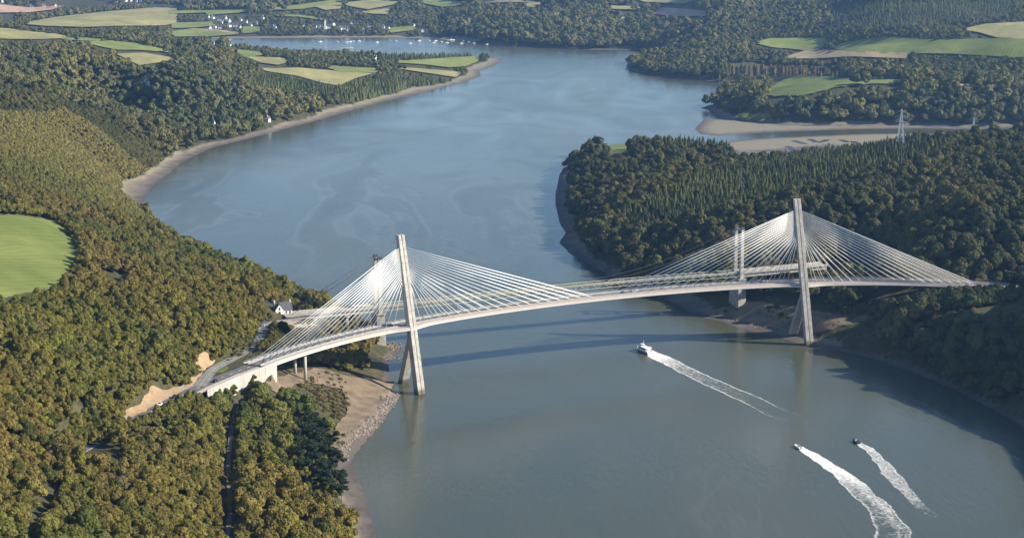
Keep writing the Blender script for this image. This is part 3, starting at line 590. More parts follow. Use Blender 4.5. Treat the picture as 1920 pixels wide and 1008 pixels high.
NO_TREE += [[(545, 795), (600, 790), (640, 850), (658, 935), (612, 935), (545, 885)],
            [(1360, 121), (1420, 117), (1460, 127), (1560, 131), (1592, 146), (1480, 146), (1364, 143)], [(75, -2), (122, 12), (130, 15.5), (165, 11), (208, 9), (215, 0)], [(265, 8), (340, 15), (340, 10), (280, 6)], [(0, 32), (38, 32), (22, 40), (0, 40)],
            [(40, 1000), (58, 950), (100, 890), (112, 890), (100, 930), (70, 1000)], [(150, 828), (180, 814), (235, 846), (230, 862), (185, 842), (156, 852)], [(0, 640), (20, 632), (30, 660), (0, 690)], [(180, 508), (235, 516), (250, 528), (200, 524)],
            [(225, 800), (240, 760), (285, 724), (345, 715), (366, 690), (376, 660), (392, 655), (404, 668), (470, 636), (478, 606), (492, 584), (505, 566), (545, 562), (600, 578), (625, 588), (600, 612), (560, 640), (520, 668), (500, 700), (385, 752), (305, 790), (236, 822)],
            [(498, 735), (500, 700), (540, 690), (600, 686), (650, 700), (700, 690), (688, 655), (720, 642), (748, 655), (748, 745), (700, 800), (640, 852), (622, 838), (636, 800), (600, 770), (556, 724)],
            [(1290, 590), (1300, 560), (1400, 560), (1500, 560), (1560, 585), (1640, 568), (1665, 580), (1640, 600), (1566, 625), (1640, 664), (1516, 655), (1400, 615)],
            [(412, 790), (446, 790), (444, 830), (440, 860), (462, 890), (450, 920), (436, 1008), (412, 1008), (418, 940), (412, 880)],
            [(1360, 230), (1560, 237), (1920, 240), (1920, 247), (1690, 254), (1640, 262), (1560, 268), (1520, 281), (1420, 289), (1372, 290)]]
def ribbon(line, half, lift, name, material, kind='structure', label=None, off=0.0, s0=None):
    line = np.asarray(line); t = np.gradient(line[:, :2], axis=0); t /= np.linalg.norm(t, axis=1, keepdims=True) + 1e-9
    n = np.stack([-t[:, 1], t[:, 0]], -1); V = []
    for p, q in zip(line, n):
        for k in (-half, half): V.append((p[0] + q[0] * (k + off), p[1] + q[1] * (k + off), p[2] + lift))
    F = [(2 * i, 2 * i + 1, 2 * i + 3, 2 * i + 2) for i in range(len(line) - 1)]
    o = sheet(name, V, F, material, kind)
    if label: o['label'] = label
    return o
drape('gravel_yard', None, M['gravel'], 'pale gravel verge between the road and the sandy bank', world_poly=np.array([main_road[i, :2] + 9.5 * np.array([-(main_road[i + 1] - main_road[i])[1], (main_road[i + 1] - main_road[i])[0]]) / np.linalg.norm((main_road[i + 1] - main_road[i])[:2]) for i in range(10, len(main_road) - 12)] + [tuple(main_road[i, :2]) for i in range(len(main_road) - 13, 9, -1)]), lift=0.2, cell=4)
ribbon(main_road, 4.2, -0.05, 'road', M['asphalt'], label='main road running off the left end of the bridge')
ribbon(side_road, 3.4, -0.02, 'road', M['asphalt_old'], label='side road curving down to the white house')
ribbon(right_road, 4.2, 0.02, 'road', M['asphalt'], label='road leaving the right end of the bridge')
ribbon(track, 1.1, 0.1, 'track', M['path'], label='shaded earth track between the trees at the lower left')
yard = at_z(548, 612, 26.2)
drape('gravel_yard', None, M['gravel'], 'pale gravel yard in front of the white house', world_poly=[at_z(x, y, 26)[:2] for x, y in ((512, 606), (545, 599), (590, 598), (612, 606), (570, 620), (535, 614))], lift=0.35, cell=4)
def dashes(line, off, name, dash, gap, w, lift, label):
    mb = MB(); L = np.concatenate([[0], np.cumsum(np.linalg.norm(np.diff(line[:, :2], axis=0), axis=1))]); s = 2.0
    def pt(q, o):
        p = np.array([np.interp(q, L, line[:, k]) for k in range(3)]); r = np.array([np.interp(min(q + 0.5, L[-1]), L, line[:, k]) for k in range(3)]) - np.array([np.interp(max(q - 0.5, 0), L, line[:, k]) for k in range(3)])
        r /= np.linalg.norm(r[:2]); return (p[0] - r[1] * o, p[1] + r[0] * o, p[2] + lift)
    while s + dash < L[-1]:
        mb.add([pt(s, off - w / 2), pt(s, off + w / 2), pt(s + dash, off + w / 2), pt(s + dash, off - w / 2)], [(3, 2, 1, 0)]); s += dash + gap
    o = mb.build(name, M['paint']); o['kind'] = 'structure'
    if label: o['label'] = label
    return o
dashes(main_road, 0.0, 'lane_marking', 3.0, 5.0, 0.25, 0.0, 'dashed centre line on the main road')
dashes(main_road, -3.7, 'edge_line', 30.0, 0.05, 0.25, 0.0, 'solid edge line on the main road')
dashes(side_road, 0.0, 'lane_marking', 1.5, 3.0, 0.2, 0.03, 'dashed centre line on the side road')
# grass island at the junction
ip = px_line([(402, 699, 38.2), (412, 691, 38), (426, 686, 38), (428, 690, 38), (416, 697, 38.2)])
mb = MB(); n = len(ip); mb.add([(*p[:2], p[2] - 0.1) for p in ip] + [(*p[:2], p[2] + 0.15) for p in ip], [tuple(range(n, 2 * n))] + [(i, (i + 1) % n, n + (i + 1) % n, n + i) for i in range(n)])
mb.build('traffic_island', FM['d'])['kind'] = 'structure'
bpy.data.objects['traffic_island']['label'] = 'grassed traffic island at the road junction'

# ------------------------------------------------------------------ the curved cable-stayed bridge
BR = thing('cable_stayed_bridge', 'white curved cable-stayed road bridge on two leaning concrete pylons', 'bridge', tuple(deck_pt(DLEN / 2, 7.5, 0)))
BR_INV = Matrix.Translation(BR.location).inverted()
def adopt(o, parent=BR):          # keep world-space coordinates when parenting to a thing standing away from the origin
    o.parent = parent; o.matrix_parent_inverse = Matrix.Translation(-Vector(parent.location)) if parent.parent is None else Matrix.Identity(4); return o
PYL = []
for base, top, rear, zb in ((at_z(787, 738, 0), (750, 440, 93.5), at_z(756, 717, 0), 0.0), (at_z(1517, 645, 0.5), (1494, 373, 96.5), at_z(1487, 624, 3.0), 3.0)):
    tp = np.array(base) * 0; tp[:] = at_z(*top) if top[2] < CAM_H else 0
    PYL.append((np.array(base), tp, np.array(rear)))
ss = np.linspace(0, DLEN, 800); ep = deck_e(ss)
def s_of(p): return ss[np.argmin((ep[:, 0] - p[0]) ** 2 + (ep[:, 1] - p[1]) ** 2)]
S_P = []
for b, t, r in PYL:
    k = (39.0 - b[2]) / (t[2] - b[2]); S_P.append(float(s_of(b + (t - b) * k)))
def bulge(s): return sum(3.4 * np.exp(-((s - q) / 10.5) ** 2) for q in S_P)
ST = np.arange(0, DLEN + 0.01, 2.5); ST[-1] = DLEN
def strip(mb, prof, s_arr, bulged=True, mi=0, close=True):
    rings = []
    for s in s_arr:
        bl = bulge(s); rings.append([tuple(deck_pt(float(s), o - (bl if near else 0), dz)) for o, dz, near in prof])
    mb.loft(rings, close=close, caps=close, mi=mi)
mb = MB(); strip(mb, [(0.5, 0.25, 1), (0.9, 1.85, 1), (14.5, 1.85, 0), (14.6, 0.25, 0), (13.2, -0.2, 0), (12.9, 0.9, 0), (2.1, 0.9, 0), (1.8, -0.2, 0)], ST)
deck = adopt(mb.build('deck', M['concrete']))
mb = MB(); strip(mb, [(-0.05, 0.0, 1), (-0.15, 0.55, 1), (0.45, 0.6, 1), (0.48, 0.0, 1)], ST); lip = adopt(mb.build('cornice', M['cornice'], None)); lip['label'] = 'bright white lip along the near edge of the deck'
mb = MB(); strip(mb, [(0.05, 0.61, 1), (0.55, 1.95, 1), (0.88, 1.95, 1), (0.52, 0.61, 1)], ST); adopt(mb.build('fascia', M['fascia'])) 
mb = MB(); strip(mb, [(15.0, 0.0, 0), (14.62, 0.0, 0), (14.62, 2.0, 0), (15.0, 2.0, 0)], ST); adopt(mb.build('cornice', M['cornice']))
mb = MB(); strip(mb, [(0.9, 1.93, 1), (3.0, 1.93, 0)], ST, close=False); adopt(mb.build('footway', M['fascia']))
mb = MB(); strip(mb, [(12.0, 1.93, 0), (14.6, 1.93, 0)], ST, close=False); adopt(mb.build('footway', M['fascia']))
mb = MB(); strip(mb, [(3.7, 1.9, 0), (11.3, 1.9, 0)], ST, close=False); adopt(mb.build('road_surface', M['asphalt']))
cl = np.array([deck_pt(float(s), 7.5, 1.91) for s in ST])
o = dashes(cl, 0.0, 'lane_marking', 3.0, 6.0, 0.22, 0.0, None); o['kind'] = 'stuff'; adopt(o)
for off in (-3.3, 3.3):
    o = dashes(cl, off, 'edge_line', 24.0, 0.2, 0.22, 0.0, None); del o['kind']; adopt(o)
for off in (3.15, 11.55):         # low concrete kerbs with a steel guard rail
    mb = MB(); strip(mb, [(off, 1.8, 0), (off, 2.25, 0), (off + 0.35, 2.25, 0), (off + 0.35, 1.8, 0)], ST); adopt(mb.build('kerb', M['concrete']))
    mb = MB(); strip(mb, [(off + 0.1, 2.45, 0), (off + 0.1, 2.75, 0), (off + 0.2, 2.75, 0), (off + 0.2, 2.45, 0)], ST)
    for s in ST[::2]:
        p = deck_pt(float(s), off + 0.15, 2.5); mb.box(p, (0.12, 0.12, 0.7))
    adopt(mb.build('guard_rail', M['steel']))
for off, near in ((0.72, 1), (14.8, 0)):   # pedestrian railings
    mb = MB()
    for dz in (2.45, 2.75, 3.05): strip(mb, [(off, dz, near), (off, dz + 0.05, near), (off + 0.05, dz + 0.05, near), (off + 0.05, dz, near)], ST)
    for s in np.arange(0.5, DLEN, 2.5):
        p = deck_pt(float(s), off - (bulge(s) if near else 0), 2.5); mb.box(p, (0.07, 0.07, 1.15))
    adopt(mb.build('railing', M['steel']))
# transverse ribs under the slab
beam_me = MB().box((0, 0, 0), (0.5, 10.6, 0.88)).mesh('cross_beam', M['concrete'])
for s in np.arange(4, DLEN - 22, 6.9):
    t = deck_t(float(s)); p = deck_pt(float(s), 7.5, 0.45); o = bpy.data.objects.new('cross_beam', beam_me); col.objects.link(o); o.location = tuple(p); o.rotation_euler = (0, 0, math.atan2(t[1], t[0])); adopt(o)

# pylons: a leaning shaft, its lower front leg in the same line, and a raking rear leg under the deck
def frame_at(s):
    t = deck_t(s); return Vector((t[0], t[1], 0)), Vector((-t[1], t[0], 0))
def section(c, tx, ny, w, d, ch_=0.25):
    pts = [(-w / 2 + ch_, -d / 2), (w / 2 - ch_, -d / 2), (w / 2, -d / 2 + ch_), (w / 2, d / 2 - ch_), (w / 2 - ch_, d / 2), (-w / 2 + ch_, d / 2), (-w / 2, d / 2 - ch_), (-w / 2, -d / 2 + ch_)]
    return [Vector(c) + tx * a + ny * b for a, b in pts]
cable_mesh_count = 0
for (b, t, r), sp in zip(PYL, S_P):
    tx, ny = frame_at(sp); b = Vector(b); t = Vector(t); r = Vector(r); ax = (t - b)
    zt, zb = t.z, b.z
    def at(z): return b + ax * ((z - zb) / (zt - zb))
    def dims(z): return np.interp(z, [0, 39, 95], [5.2, 5.0, 4.6]), np.interp(z, [0, 39, 95], [4.6, 4.3, 2.9])
    core = MB()
    zs = np.linspace(zb - 3.0, zt - 3.0, 24)
    core.loft([section(at(z), tx, ny, dims(z)[0] - 0.3, dims(z)[1] - 0.6) for z in zs])
    pyl = adopt(core.build('pylon', M['concrete'])); pyl['label'] = 'leaning pale concrete pylon with a split rear leg'
    # concrete lifts: two half-width casts per lift with a groove between them
    zz = np.arange(max(zb, 0) + 0.2, zt - 3.0, 4.05)
    for z0 in zz:
        z1 = min(z0 + 3.93, zt - 3.0)
        for sgn in (-1, 1):
            mb = MB(); rings = []
            for z in (z0, z1):
                w, d = dims(z); c = at(z) + tx * (sgn * (w / 4 + 0.11)); rings.append(section(c, tx, ny, w / 2 - 0.24, d, 0.12))
            mb.loft(rings); o = mb.build('concrete_lift', M['concrete'], pyl); o.matrix_parent_inverse = Matrix.Identity(4)
    # twin prongs at the head
    for sgn in (-1, 1):
        mb = MB(); rings = []
        for z in (zt - 3.3, zt):
            w, d = dims(z); rings.append(section(at(z) + tx * sgn * (w / 4 + 0.12), tx, ny, w / 2 - 0.35, d, 0.1))
        mb.loft(rings); mb.build('pylon_head', M['concrete'], pyl)
    # rear leg
    j = at(34.0); rl = r - j; mb = MB(); rings = []
    for k in np.linspace(0.0, 1.03, 10):
        c = j + rl * k; rings.append(section(c, tx, ny, 5.0 + 0.2 * k, 3.4 + 0.9 * k))
    mb.loft(rings); mb.build('rear_leg', M['concrete'], pyl)
    for k in np.arange(0.16, 1.0, 0.125):
        mb = MB(); c0 = j + rl * (k - 0.06); c1 = j + rl * (k + 0.06)
        mb.loft([section(c0, tx, ny, 5.08 + 0.2 * k, 3.48 + 0.9 * k, 0.2), section(c1, tx, ny, 5.08 + 0.2 * k, 3.5 + 0.9 * k, 0.2)]); mb.build('concrete_lift', M['concrete'], pyl)
    # collar where the shaft passes the deck
    mb = MB(); z = 38.2 + 0.9
    # stay cables
    left_len = sp - 6.0; right_len = None
    for side in (-1, 1):
        inner = (side == 1) == (sp == S_P[0])
        span = (S_P[1] - S_P[0]) / 2 - 7.0 if inner else ((S_P[0] - 2.0) if side == -1 else (SR - S_P[1] - 1.0))
        for off in (3.32, 11.72):
            for i in range(18):
                sa = sp + side * (10.5 + (span - 10.5) * i / 17.0)
                za = zt - 7.6 - (17 - i) * 1.12
                p1 = at(za) + tx * side * 2.2 + ny * (0.7 if off > 5 else -0.7)
                p0 = Vector(deck_pt(float(sa), off, 1.9))
                d = (p1 - p0).normalized()
                mb = MB(); mb.tube(p0 + d * 2.2, p1, 0.17, n=6); c = mb.build('stay_cable', M['stay'], None, smooth=True); adopt(c)
                mb = MB(); mb.tube(p0 - d * 0.3, p0 + d * 2.4, 0.24, 0.2, n=6); mb.build('anchor_tube', M['steel'], c)
# side-span columns near the left abutment
for px_, py_, zg in ((560, 714, 22.5), (539, 706, 23.5)):
    pass
sc_ = 38.0
for off in (3.5, 11.5):
    p = deck_pt(sc_, off, 0.0); g = float(ground(p[0], p[1])[0]); mb = MB(); mb.tube((p[0], p[1], g - 1), (p[0], p[1], p[2] + 0.3), 0.95, n=16); adopt(mb.build('column', M['concrete'], None, smooth=True))
# abutments: left wing wall below the road, right abutment block
wall_line = [deck_pt(q, 0.25, 0) for q in np.arange(10.0, -0.1, -2.5)]
t0_ = deck_t(0.0)
for q in np.arange(2.5, 58, 2.5):
    e = deck_pt(0.0, 0.25, 0) - np.array([t0_[0] * q, t0_[1] * q, 0]); k = np.argmin((main_road[:, 0] - e[0]) ** 2 + (main_road[:, 1] - e[1]) ** 2); 
    tt = main_road[min(k + 1, len(main_road) - 1)] - main_road[max(k - 1, 0)]; tt /= np.linalg.norm(tt[:2]); c = main_road[k]
    wall_line.append(np.array([c[0] + tt[1] * 7.3, c[1] - tt[0] * 7.3, c[2] - DTOP]))
wall_line = np.array(wall_line)
def wall(line, bottom, top, th, name, m):
    n = len(line); tt = np.gradient(line[:, :2], axis=0); tt /= np.linalg.norm(tt, axis=1, keepdims=True); rings = []
    for i in range(n):
        p = line[i]; nx, ny_ = -tt[i][1], tt[i][0]; zt_ = p[2] + top; zb_ = bottom[i]
        rings.append([(p[0], p[1], zb_), (p[0], p[1], zt_), (p[0] + nx * th, p[1] + ny_ * th, zt_), (p[0] + nx * th, p[1] + ny_ * th, zb_)])
    return MB().loft(rings).build(name, m)
adopt(ribbon(main_road[-26:], 1.7, 0.06, 'approach_footway', M['fascia'], None, None, off=-5.8))
wb = [min(float(ground(p[0] + 0, p[1] - 4)[0]), p[2]) - 3 for p in wall_line]
for i in range(0, len(wall_line) - 2, 2):     # precast panels with open joints
    seg = wall_line[i:i + 3].copy(); seg[0] = seg[0] * 0.985 + seg[1] * 0.015; seg[2] = seg[2] * 0.985 + seg[1] * 0.015
    adopt(wall(seg, [max(w, z - 9.5) for w, z in zip(wb[i:i + 3], seg[:, 2])], 2.3, 0.5, 'wall_panel', M['concrete']))
# left abutment seat under the deck end
p = deck_pt(4.0, 7.5, 0); tl = deck_t(4.0); g = float(ground(p[0], p[1])[0]); mb = MB(); mb.box((p[0], p[1], (p[2] + 0.2 + g - 6) / 2), (3.0, 13.6, p[2] + 0.2 - g + 6), rz=math.atan2(tl[1], tl[0])); adopt(mb.build('abutment', M['concrete']))
p = deck_pt(DLEN - 9.5, 7.5, 0); tl = deck_t(DLEN - 9.5); g = float(ground(*deck_pt(SR, 0, 0)[:2])[0]); mb = MB(); mb.box((p[0], p[1], (p[2] + 0.1 + g - 6) / 2), (21.0, 14.4, p[2] + 0.1 - g + 6), rz=math.atan2(tl[1], tl[0])); adopt(mb.build('abutment', M['concrete']))

# ------------------------------------------------------------------ the old suspension bridge behind
O1, O2 = np.array([-87.7, 1106.6]), np.array([165.1, 1203.3])
oax = (O2 - O1) / np.linalg.norm(O2 - O1); onn = np.array([-oax[1], oax[0]]); OL = np.linalg.norm(O2 - O1); OW = 9.4
def old_z(t): return np.interp(t, [-70, 0, 60, 104, 141, 200, 249, 272, 345], [25.2, 26.2, 27.4, 28.6, 29.3, 29.8, 29.6, 29.4, 30.2])
def op(t, off, z): q = O1 + oax * t + onn * off; return (q[0], q[1], z)
OB = thing('suspension_bridge', 'old suspension bridge with paired concrete towers and pale green truss deck', 'bridge', op(OL / 2, OW / 2, 0))
def oad(o): return adopt(o, OB)
orz = math.atan2(oax[1], oax[0])
for t, ztop in ((0.0, 61.5), (OL, 64.0)):
    c = op(t, OW / 2, 0); g = min(float(ground(*op(t, o_, 0)[:2])[0]) for o_ in (0, OW)) - 2
    mb = MB(); zt_ = float(old_z(t)) - 2.2
    mb.box((c[0], c[1], (g + zt_) / 2), (6.4, OW + 5.2, zt_ - g), rz=orz, taper=0.86); mb.box((c[0], c[1], zt_ + 0.3), (6.2, OW + 5.0, 0.9), rz=orz)
    pier = oad(mb.build('masonry_pier', M['concrete_old']))
    tw = MB(); 
    for off in (0.0, OW):
        q = op(t, off, 0); mb = MB()
        for k in range(9):
            z0 = zt_ + (ztop - zt_) * k / 9; z1 = zt_ + (ztop - zt_) * (k + 1) / 9 - 0.06; mb.box((q[0], q[1], (z0 + z1) / 2), (2.6 - 0.06 * k, 2.3 - 0.04 * k, z1 - z0), rz=orz)
        colm = oad(mb.build('tower_column', M['cornice'] if False else M['concrete']))
        mb = MB(); mb.box((q[0], q[1], ztop + 0.35), (2.8, 2.2, 0.9), rz=orz); mb.tube((q[0] - oax[0] * 1.4, q[1] - oax[1] * 1.4, ztop + 0.9), (q[0] + oax[0] * 1.4, q[1] + oax[1] * 1.4, ztop + 0.9), 0.7, n=10); mb.build('cable_saddle', M['dark_steel'], colm)
    for z, h in ((zt_ + (ztop - zt_) * 0.62, 1.1), (ztop - 1.0, 1.4)):
        mb = MB(); mb.box((c[0], c[1], z), (1.1, OW - 2.3, h), rz=orz); oad(mb.build('tower_crossbeam', M['concrete_old']))
# truss girders
TT = np.arange(0, OL + 0.1, OL / 60)
for off in (0.2, OW - 0.2):
    mb = MB()
    for i in range(60):
        a, b_ = TT[i], TT[i + 1]; za, zb_ = float(old_z(a)), float(old_z(b_))
        A0, A1, B0, B1 = op(a, off, za), op(a, off, za + 3.2), op(b_, off, zb_), op(b_, off, zb_ + 3.2)
        mb.tube(A0, B0, 0.24, n=4); mb.tube(A1, B1, 0.26, n=4); mb.tube(A0, A1, 0.14, n=4)
        mb.tube(A0 if i % 2 else A1, B1 if i % 2 else B0, 0.17, n=4)
    oad(mb.build('stiffening_truss', M['truss']))
def old_slab(t0, t1, lo, hi, o0, o1, step=4.5):
    rings = []
    for t in np.linspace(t0, t1, max(2, int((t1 - t0) / step))):
        z = float(old_z(t)); rings.append([op(t, o0, z + lo), op(t, o0, z + hi), op(t, o1, z + hi), op(t, o1, z + lo)])
    return MB().loft(rings)
oad(old_slab(1.4, OL - 1.4, 1.7, 2.1, 0.6, OW - 0.6).build('deck', M['concrete_old']))
oad(old_slab(1.4, OL - 1.4, 2.13, 2.2, 2.2, OW - 2.2).build('road_surface', M['asphalt_old']))
mb = MB()
for t in TT[::1]:
    z = float(old_z(t)); mb.tube(op(t, 0.2, z + 0.3), op(t, OW - 0.2, z + 0.3), 0.2, n=4)
oad(mb.build('floor_beams', M['truss']))
# approach viaducts on concrete piers
for t0, t1, piers in ((-64, -1.6, (-22, -44)), (OL + 1.6, OL + 71, (OL + 40, OL + 58))):
    oad(old_slab(t0, t1, 2.0, 2.5, -0.6, OW + 0.6).build('approach_deck', M['concrete_old']))
    for o_ in (0.3, OW - 1.2): oad(old_slab(t0, t1, -0.6, 2.0, o_, o_ + 0.9).build('approach_girder', M['concrete']))
    for o_ in (-0.55, OW + 0.3): oad(old_slab(t0, t1, 2.52, 3.55, o_, o_ + 0.25).build('parapet', M['concrete']))
    for t in piers:
        c = op(t, OW / 2, 0); g = float(ground(c[0], c[1])[0]); z = float(old_z(t)) - 0.7
        if z - g > 1: mb = MB(); mb.box((c[0], c[1], (g - 1 + z - 1.6) / 2), (2.2, 6.0, z - 1.6 - g + 1), rz=orz, taper=0.8); mb.box((c[0], c[1], z - 0.8), (2.6, 8.6, 1.6), rz=orz); oad(mb.build('approach_pier', M['concrete_old']))
# main cables and hangers
for off in (0.1, OW - 0.1):
    mb = MB(); N_ = 48
    pts = []
    for i in range(N_ + 1):
        t = OL * i / N_; x = (t / OL - 0.5) * 2; zt_ = 62.2 + 2.6 * t / OL; low = 33.4; pts.append(op(t, off, low + (zt_ - low) * x * x))
    for a, b_ in zip(pts[:-1], pts[1:]): mb.tube(a, b_, 0.16, n=5, cap=False)
    mb.tube(op(0, off, 62.2), op(-66, off, 25.5), 0.16, n=5); mb.tube(op(OL, off, 64.8), op(OL + 92, off, 30), 0.16, n=5)
    cb = oad(mb.build('main_cable', M['dark_steel'], None, True))
    mb = MB()
    for i in range(2, N_ - 1, 2):
        p = pts[i]; t = OL * i / N_; zt_ = float(old_z(t)) + 3.2
        if p[2] - zt_ > 0.4: mb.tube((p[0], p[1], zt_), p, 0.035, n=3)
    mb.build('hangers', M['dark_steel'], cb)

# ------------------------------------------------------------------ trees
def rand_unit(r): 
    v = r.normal(size=3); return v / np.linalg.norm(v)
ICO_V = None
def ico(sub=1):
    t = (1 + 5 ** 0.5) / 2
    v = [(-1, t, 0), (1, t, 0), (-1, -t, 0), (1, -t, 0), (0, -1, t), (0, 1, t), (0, -1, -t), (0, 1, -t), (t, 0, -1), (t, 0, 1), (-t, 0, -1), (-t, 0, 1)]
    f = [(0, 11, 5), (0, 5, 1), (0, 1, 7), (0, 7, 10), (0, 10, 11), (1, 5, 9), (5, 11, 4), (11, 10, 2), (10, 7, 6), (7, 1, 8), (3, 9, 4), (3, 4, 2), (3, 2, 6), (3, 6, 8), (3, 8, 9), (4, 9, 5), (2, 4, 11), (6, 2, 10), (8, 6, 7), (9, 8, 1)]
    v = [np.array(p) / np.linalg.norm(p) for p in v]
    for _ in range(sub):
        c = {}; nf = []
        def mid(a, b):
            k = (min(a, b), max(a, b))
            if k not in c: m_ = v[a] + v[b]; v.append(m_ / np.linalg.norm(m_)); c[k] = len(v) - 1
            return c[k]
        for a, b, d in f:
            x, y, z = mid(a, b), mid(b, d), mid(d, a); nf += [(a, x, z), (b, y, x), (d, z, y), (x, y, z)]
        f = nf
    return np.array(v), f
ICO0 = ico(0); ICO1 = ico(1)
def cards(mb, P, Nn, size, r, jit=0.42):
    for p, n in zip(P, Nn):
        n = n + r.normal(size=3) * jit; n /= np.linalg.norm(n)
        u = np.cross(n, rand_unit(r)); u /= np.linalg.norm(u) + 1e-9; w = np.cross(n, u); s = size * r.uniform(0.6, 1.3); a = r.uniform(0.6, 1.0)
        mb.add([p - u * s - w * s * a, p + u * s - w * s * a * 0.6, p + u * s * 0.7 + w * s * a, p - u * s * 0.8 + w * s * a * 0.8], [(0, 1, 2, 3)])
def broadleaf(seed, n_cards, card, lobes=9):       # crown about 1 unit in radius, foot of the crown at z = 0
    r = np.random.default_rng(seed); mb = MB(); L_ = [(np.array([0, 0, 0.62]), 0.62)]
    for k in range(lobes):
        a = 2 * math.pi * (k + r.uniform(0, 0.7)) / lobes * 1.0 + (k % 2) * 0.5; rad = r.uniform(0.42, 0.72) if k % 3 else r.uniform(0.1, 0.35); z = r.uniform(0.35, 0.75) if k % 3 else r.uniform(0.85, 1.12)
        L_.append((np.array([math.cos(a) * rad, math.sin(a) * rad, z]), r.uniform(0.26, 0.42)))
    iv, if_ = ICO1
    for c, q in L_:
        k = 0.80 + 0.22 * r.random(len(iv)); mb.add(c + iv * (q * k)[:, None] * np.array([1, 1, 0.85]), if_)
    P, Nn = [], []
    while len(P) < n_cards:
        c, q = L_[r.integers(len(L_))]; n = rand_unit(r)
        if n[2] < -0.45: continue
        p = c + n * q * np.array([1, 1, 0.85]) * r.uniform(0.86, 1.10)
        if any(np.linalg.norm((p - c2) / np.array([1, 1, 0.85])) < q2 * 0.8 for c2, q2 in L_): continue
        P.append(p); Nn.append(n)
    cards(mb, P, Nn, card, r); return mb
def conifer(seed, n_cards, card):                  # height 2, base radius about 0.5
    r = np.random.default_rng(seed); mb = MB(); n = 9; rings = []
    for z, q in ((0.1, 0.38), (0.5, 0.42), (1.1, 0.29), (1.6, 0.14), (1.97, 0.01)): rings.append([(math.cos(2 * math.pi * k / n) * q * r.uniform(0.8, 1.1), math.sin(2 * math.pi * k / n) * q * r.uniform(0.8, 1.1), z) for k in range(n)])
    mb.loft(rings); P, Nn = [], []
    for i in range(n_cards):
        z = 1.98 * (1 - math.sqrt(r.random())) ; whorl = 0.5 + 0.5 * math.cos(z * 30); q = (0.60 * (1 - z / 2.0) + 0.02) * (0.72 + 0.36 * whorl) * r.uniform(0.8, 1.15); a = r.uniform(0, 6.283)
        P.append(np.array([math.cos(a) * q, math.sin(a) * q, z + 0.05 - 0.1 * q])); Nn.append(np.array([math.cos(a), math.sin(a), 0.7]))
    cards(mb, P, Nn, card, r, 0.5); return mb
def poplar(seed, n_cards, card):
    r = np.random.default_rng(seed); mb = MB(); iv, if_ = ICO1
    for z, q in ((0.35, 0.26), (0.75, 0.32), (1.2, 0.3), (1.6, 0.2)): mb.add(np.array([0, 0, z]) + iv * q * np.array([0.8, 0.8, 1.1]), if_)
    P, Nn = [], []
    for i in range(n_cards):
        z = r.uniform(0.05, 2.0); q = 0.36 * math.sin(math.pi * (0.1 + 0.86 * z / 2.0)) ** 0.7 * r.uniform(0.8, 1.15); a = r.uniform(0, 6.283); P.append(np.array([math.cos(a) * q, math.sin(a) * q, z])); Nn.append(np.array([math.cos(a), math.sin(a), 0.4]))
    cards(mb, P, Nn, card, r, 0.5); return mb
def pine(seed):                                    # flat-topped maritime pine, radius about 1, spreading tiers
    r = np.random.default_rng(seed); mb = MB(); iv, if_ = ICO1; P, Nn = [], []
    for k in range(13):
        a = r.uniform(0, 6.283); q = r.uniform(0.1, 0.8); z = r.uniform(0.0, 1.3) * (1 - 0.35 * q); c = np.array([math.cos(a) * q, math.sin(a) * q, z]); s = r.uniform(0.2, 0.34)
        mb.add(c + iv * s * np.array([0.95, 0.95, 0.4]), if_)
        for i in range(70):
            n = rand_unit(r); n[2] = abs(n[2]) if r.random() < 0.8 else n[2]; P.append(c + n * s * np.array([1.1, 1.1, 0.5])); Nn.append(n)
    cards(mb, P, Nn, 0.075, r, 0.6); return mb
def trunk_mesh(h, r0, limbs=4, seed=0):
    r = np.random.default_rng(seed); mb = MB(); mb.tube((0, 0, -0.08 * h), (0.02 * h, 0, h * 0.6), r0, r0 * 0.7, n=6); mb.tube((0.02 * h, 0, h * 0.6), (0, 0.02 * h, h), r0 * 0.7, r0 * 0.25, n=6)
    for k in range(limbs):
        a = 6.283 * (k + r.random() * 0.6) / limbs; z = h * r.uniform(0.5, 0.75); l = h * r.uniform(0.25, 0.4); mb.tube((0.02 * h, 0, z), (math.cos(a) * l, math.sin(a) * l, z + l * 0.7), r0 * 0.45, r0 * 0.15, n=5)
    return mb.mesh('trunk', M['bark'])
CROWN = {'broad': [broadleaf(10 + k, 1150, 0.082).mesh('crown', M['leaf']) for k in range(7)],
         'mid': [broadleaf(40 + k, 300, 0.15, 7).mesh('crown', M['leaf']) for k in range(5)],
         'con': [conifer(60 + k, 520, 0.06).mesh('crown', M['needle']) for k in range(4)],
         'pop': [poplar(70 + k, 420, 0.07).mesh('crown', M['leaf']) for k in range(3)],
         'pine': [pine(80 + k).mesh('crown', M['needle']) for k in range(3)]}
TRUNK = {'broad': trunk_mesh(0.9, 0.06, 4, 1), 'con': trunk_mesh(1.7, 0.03, 0, 2), 'pop': trunk_mesh(1.7, 0.03, 3, 3), 'pine': trunk_mesh(1.0, 0.05, 5, 4)}

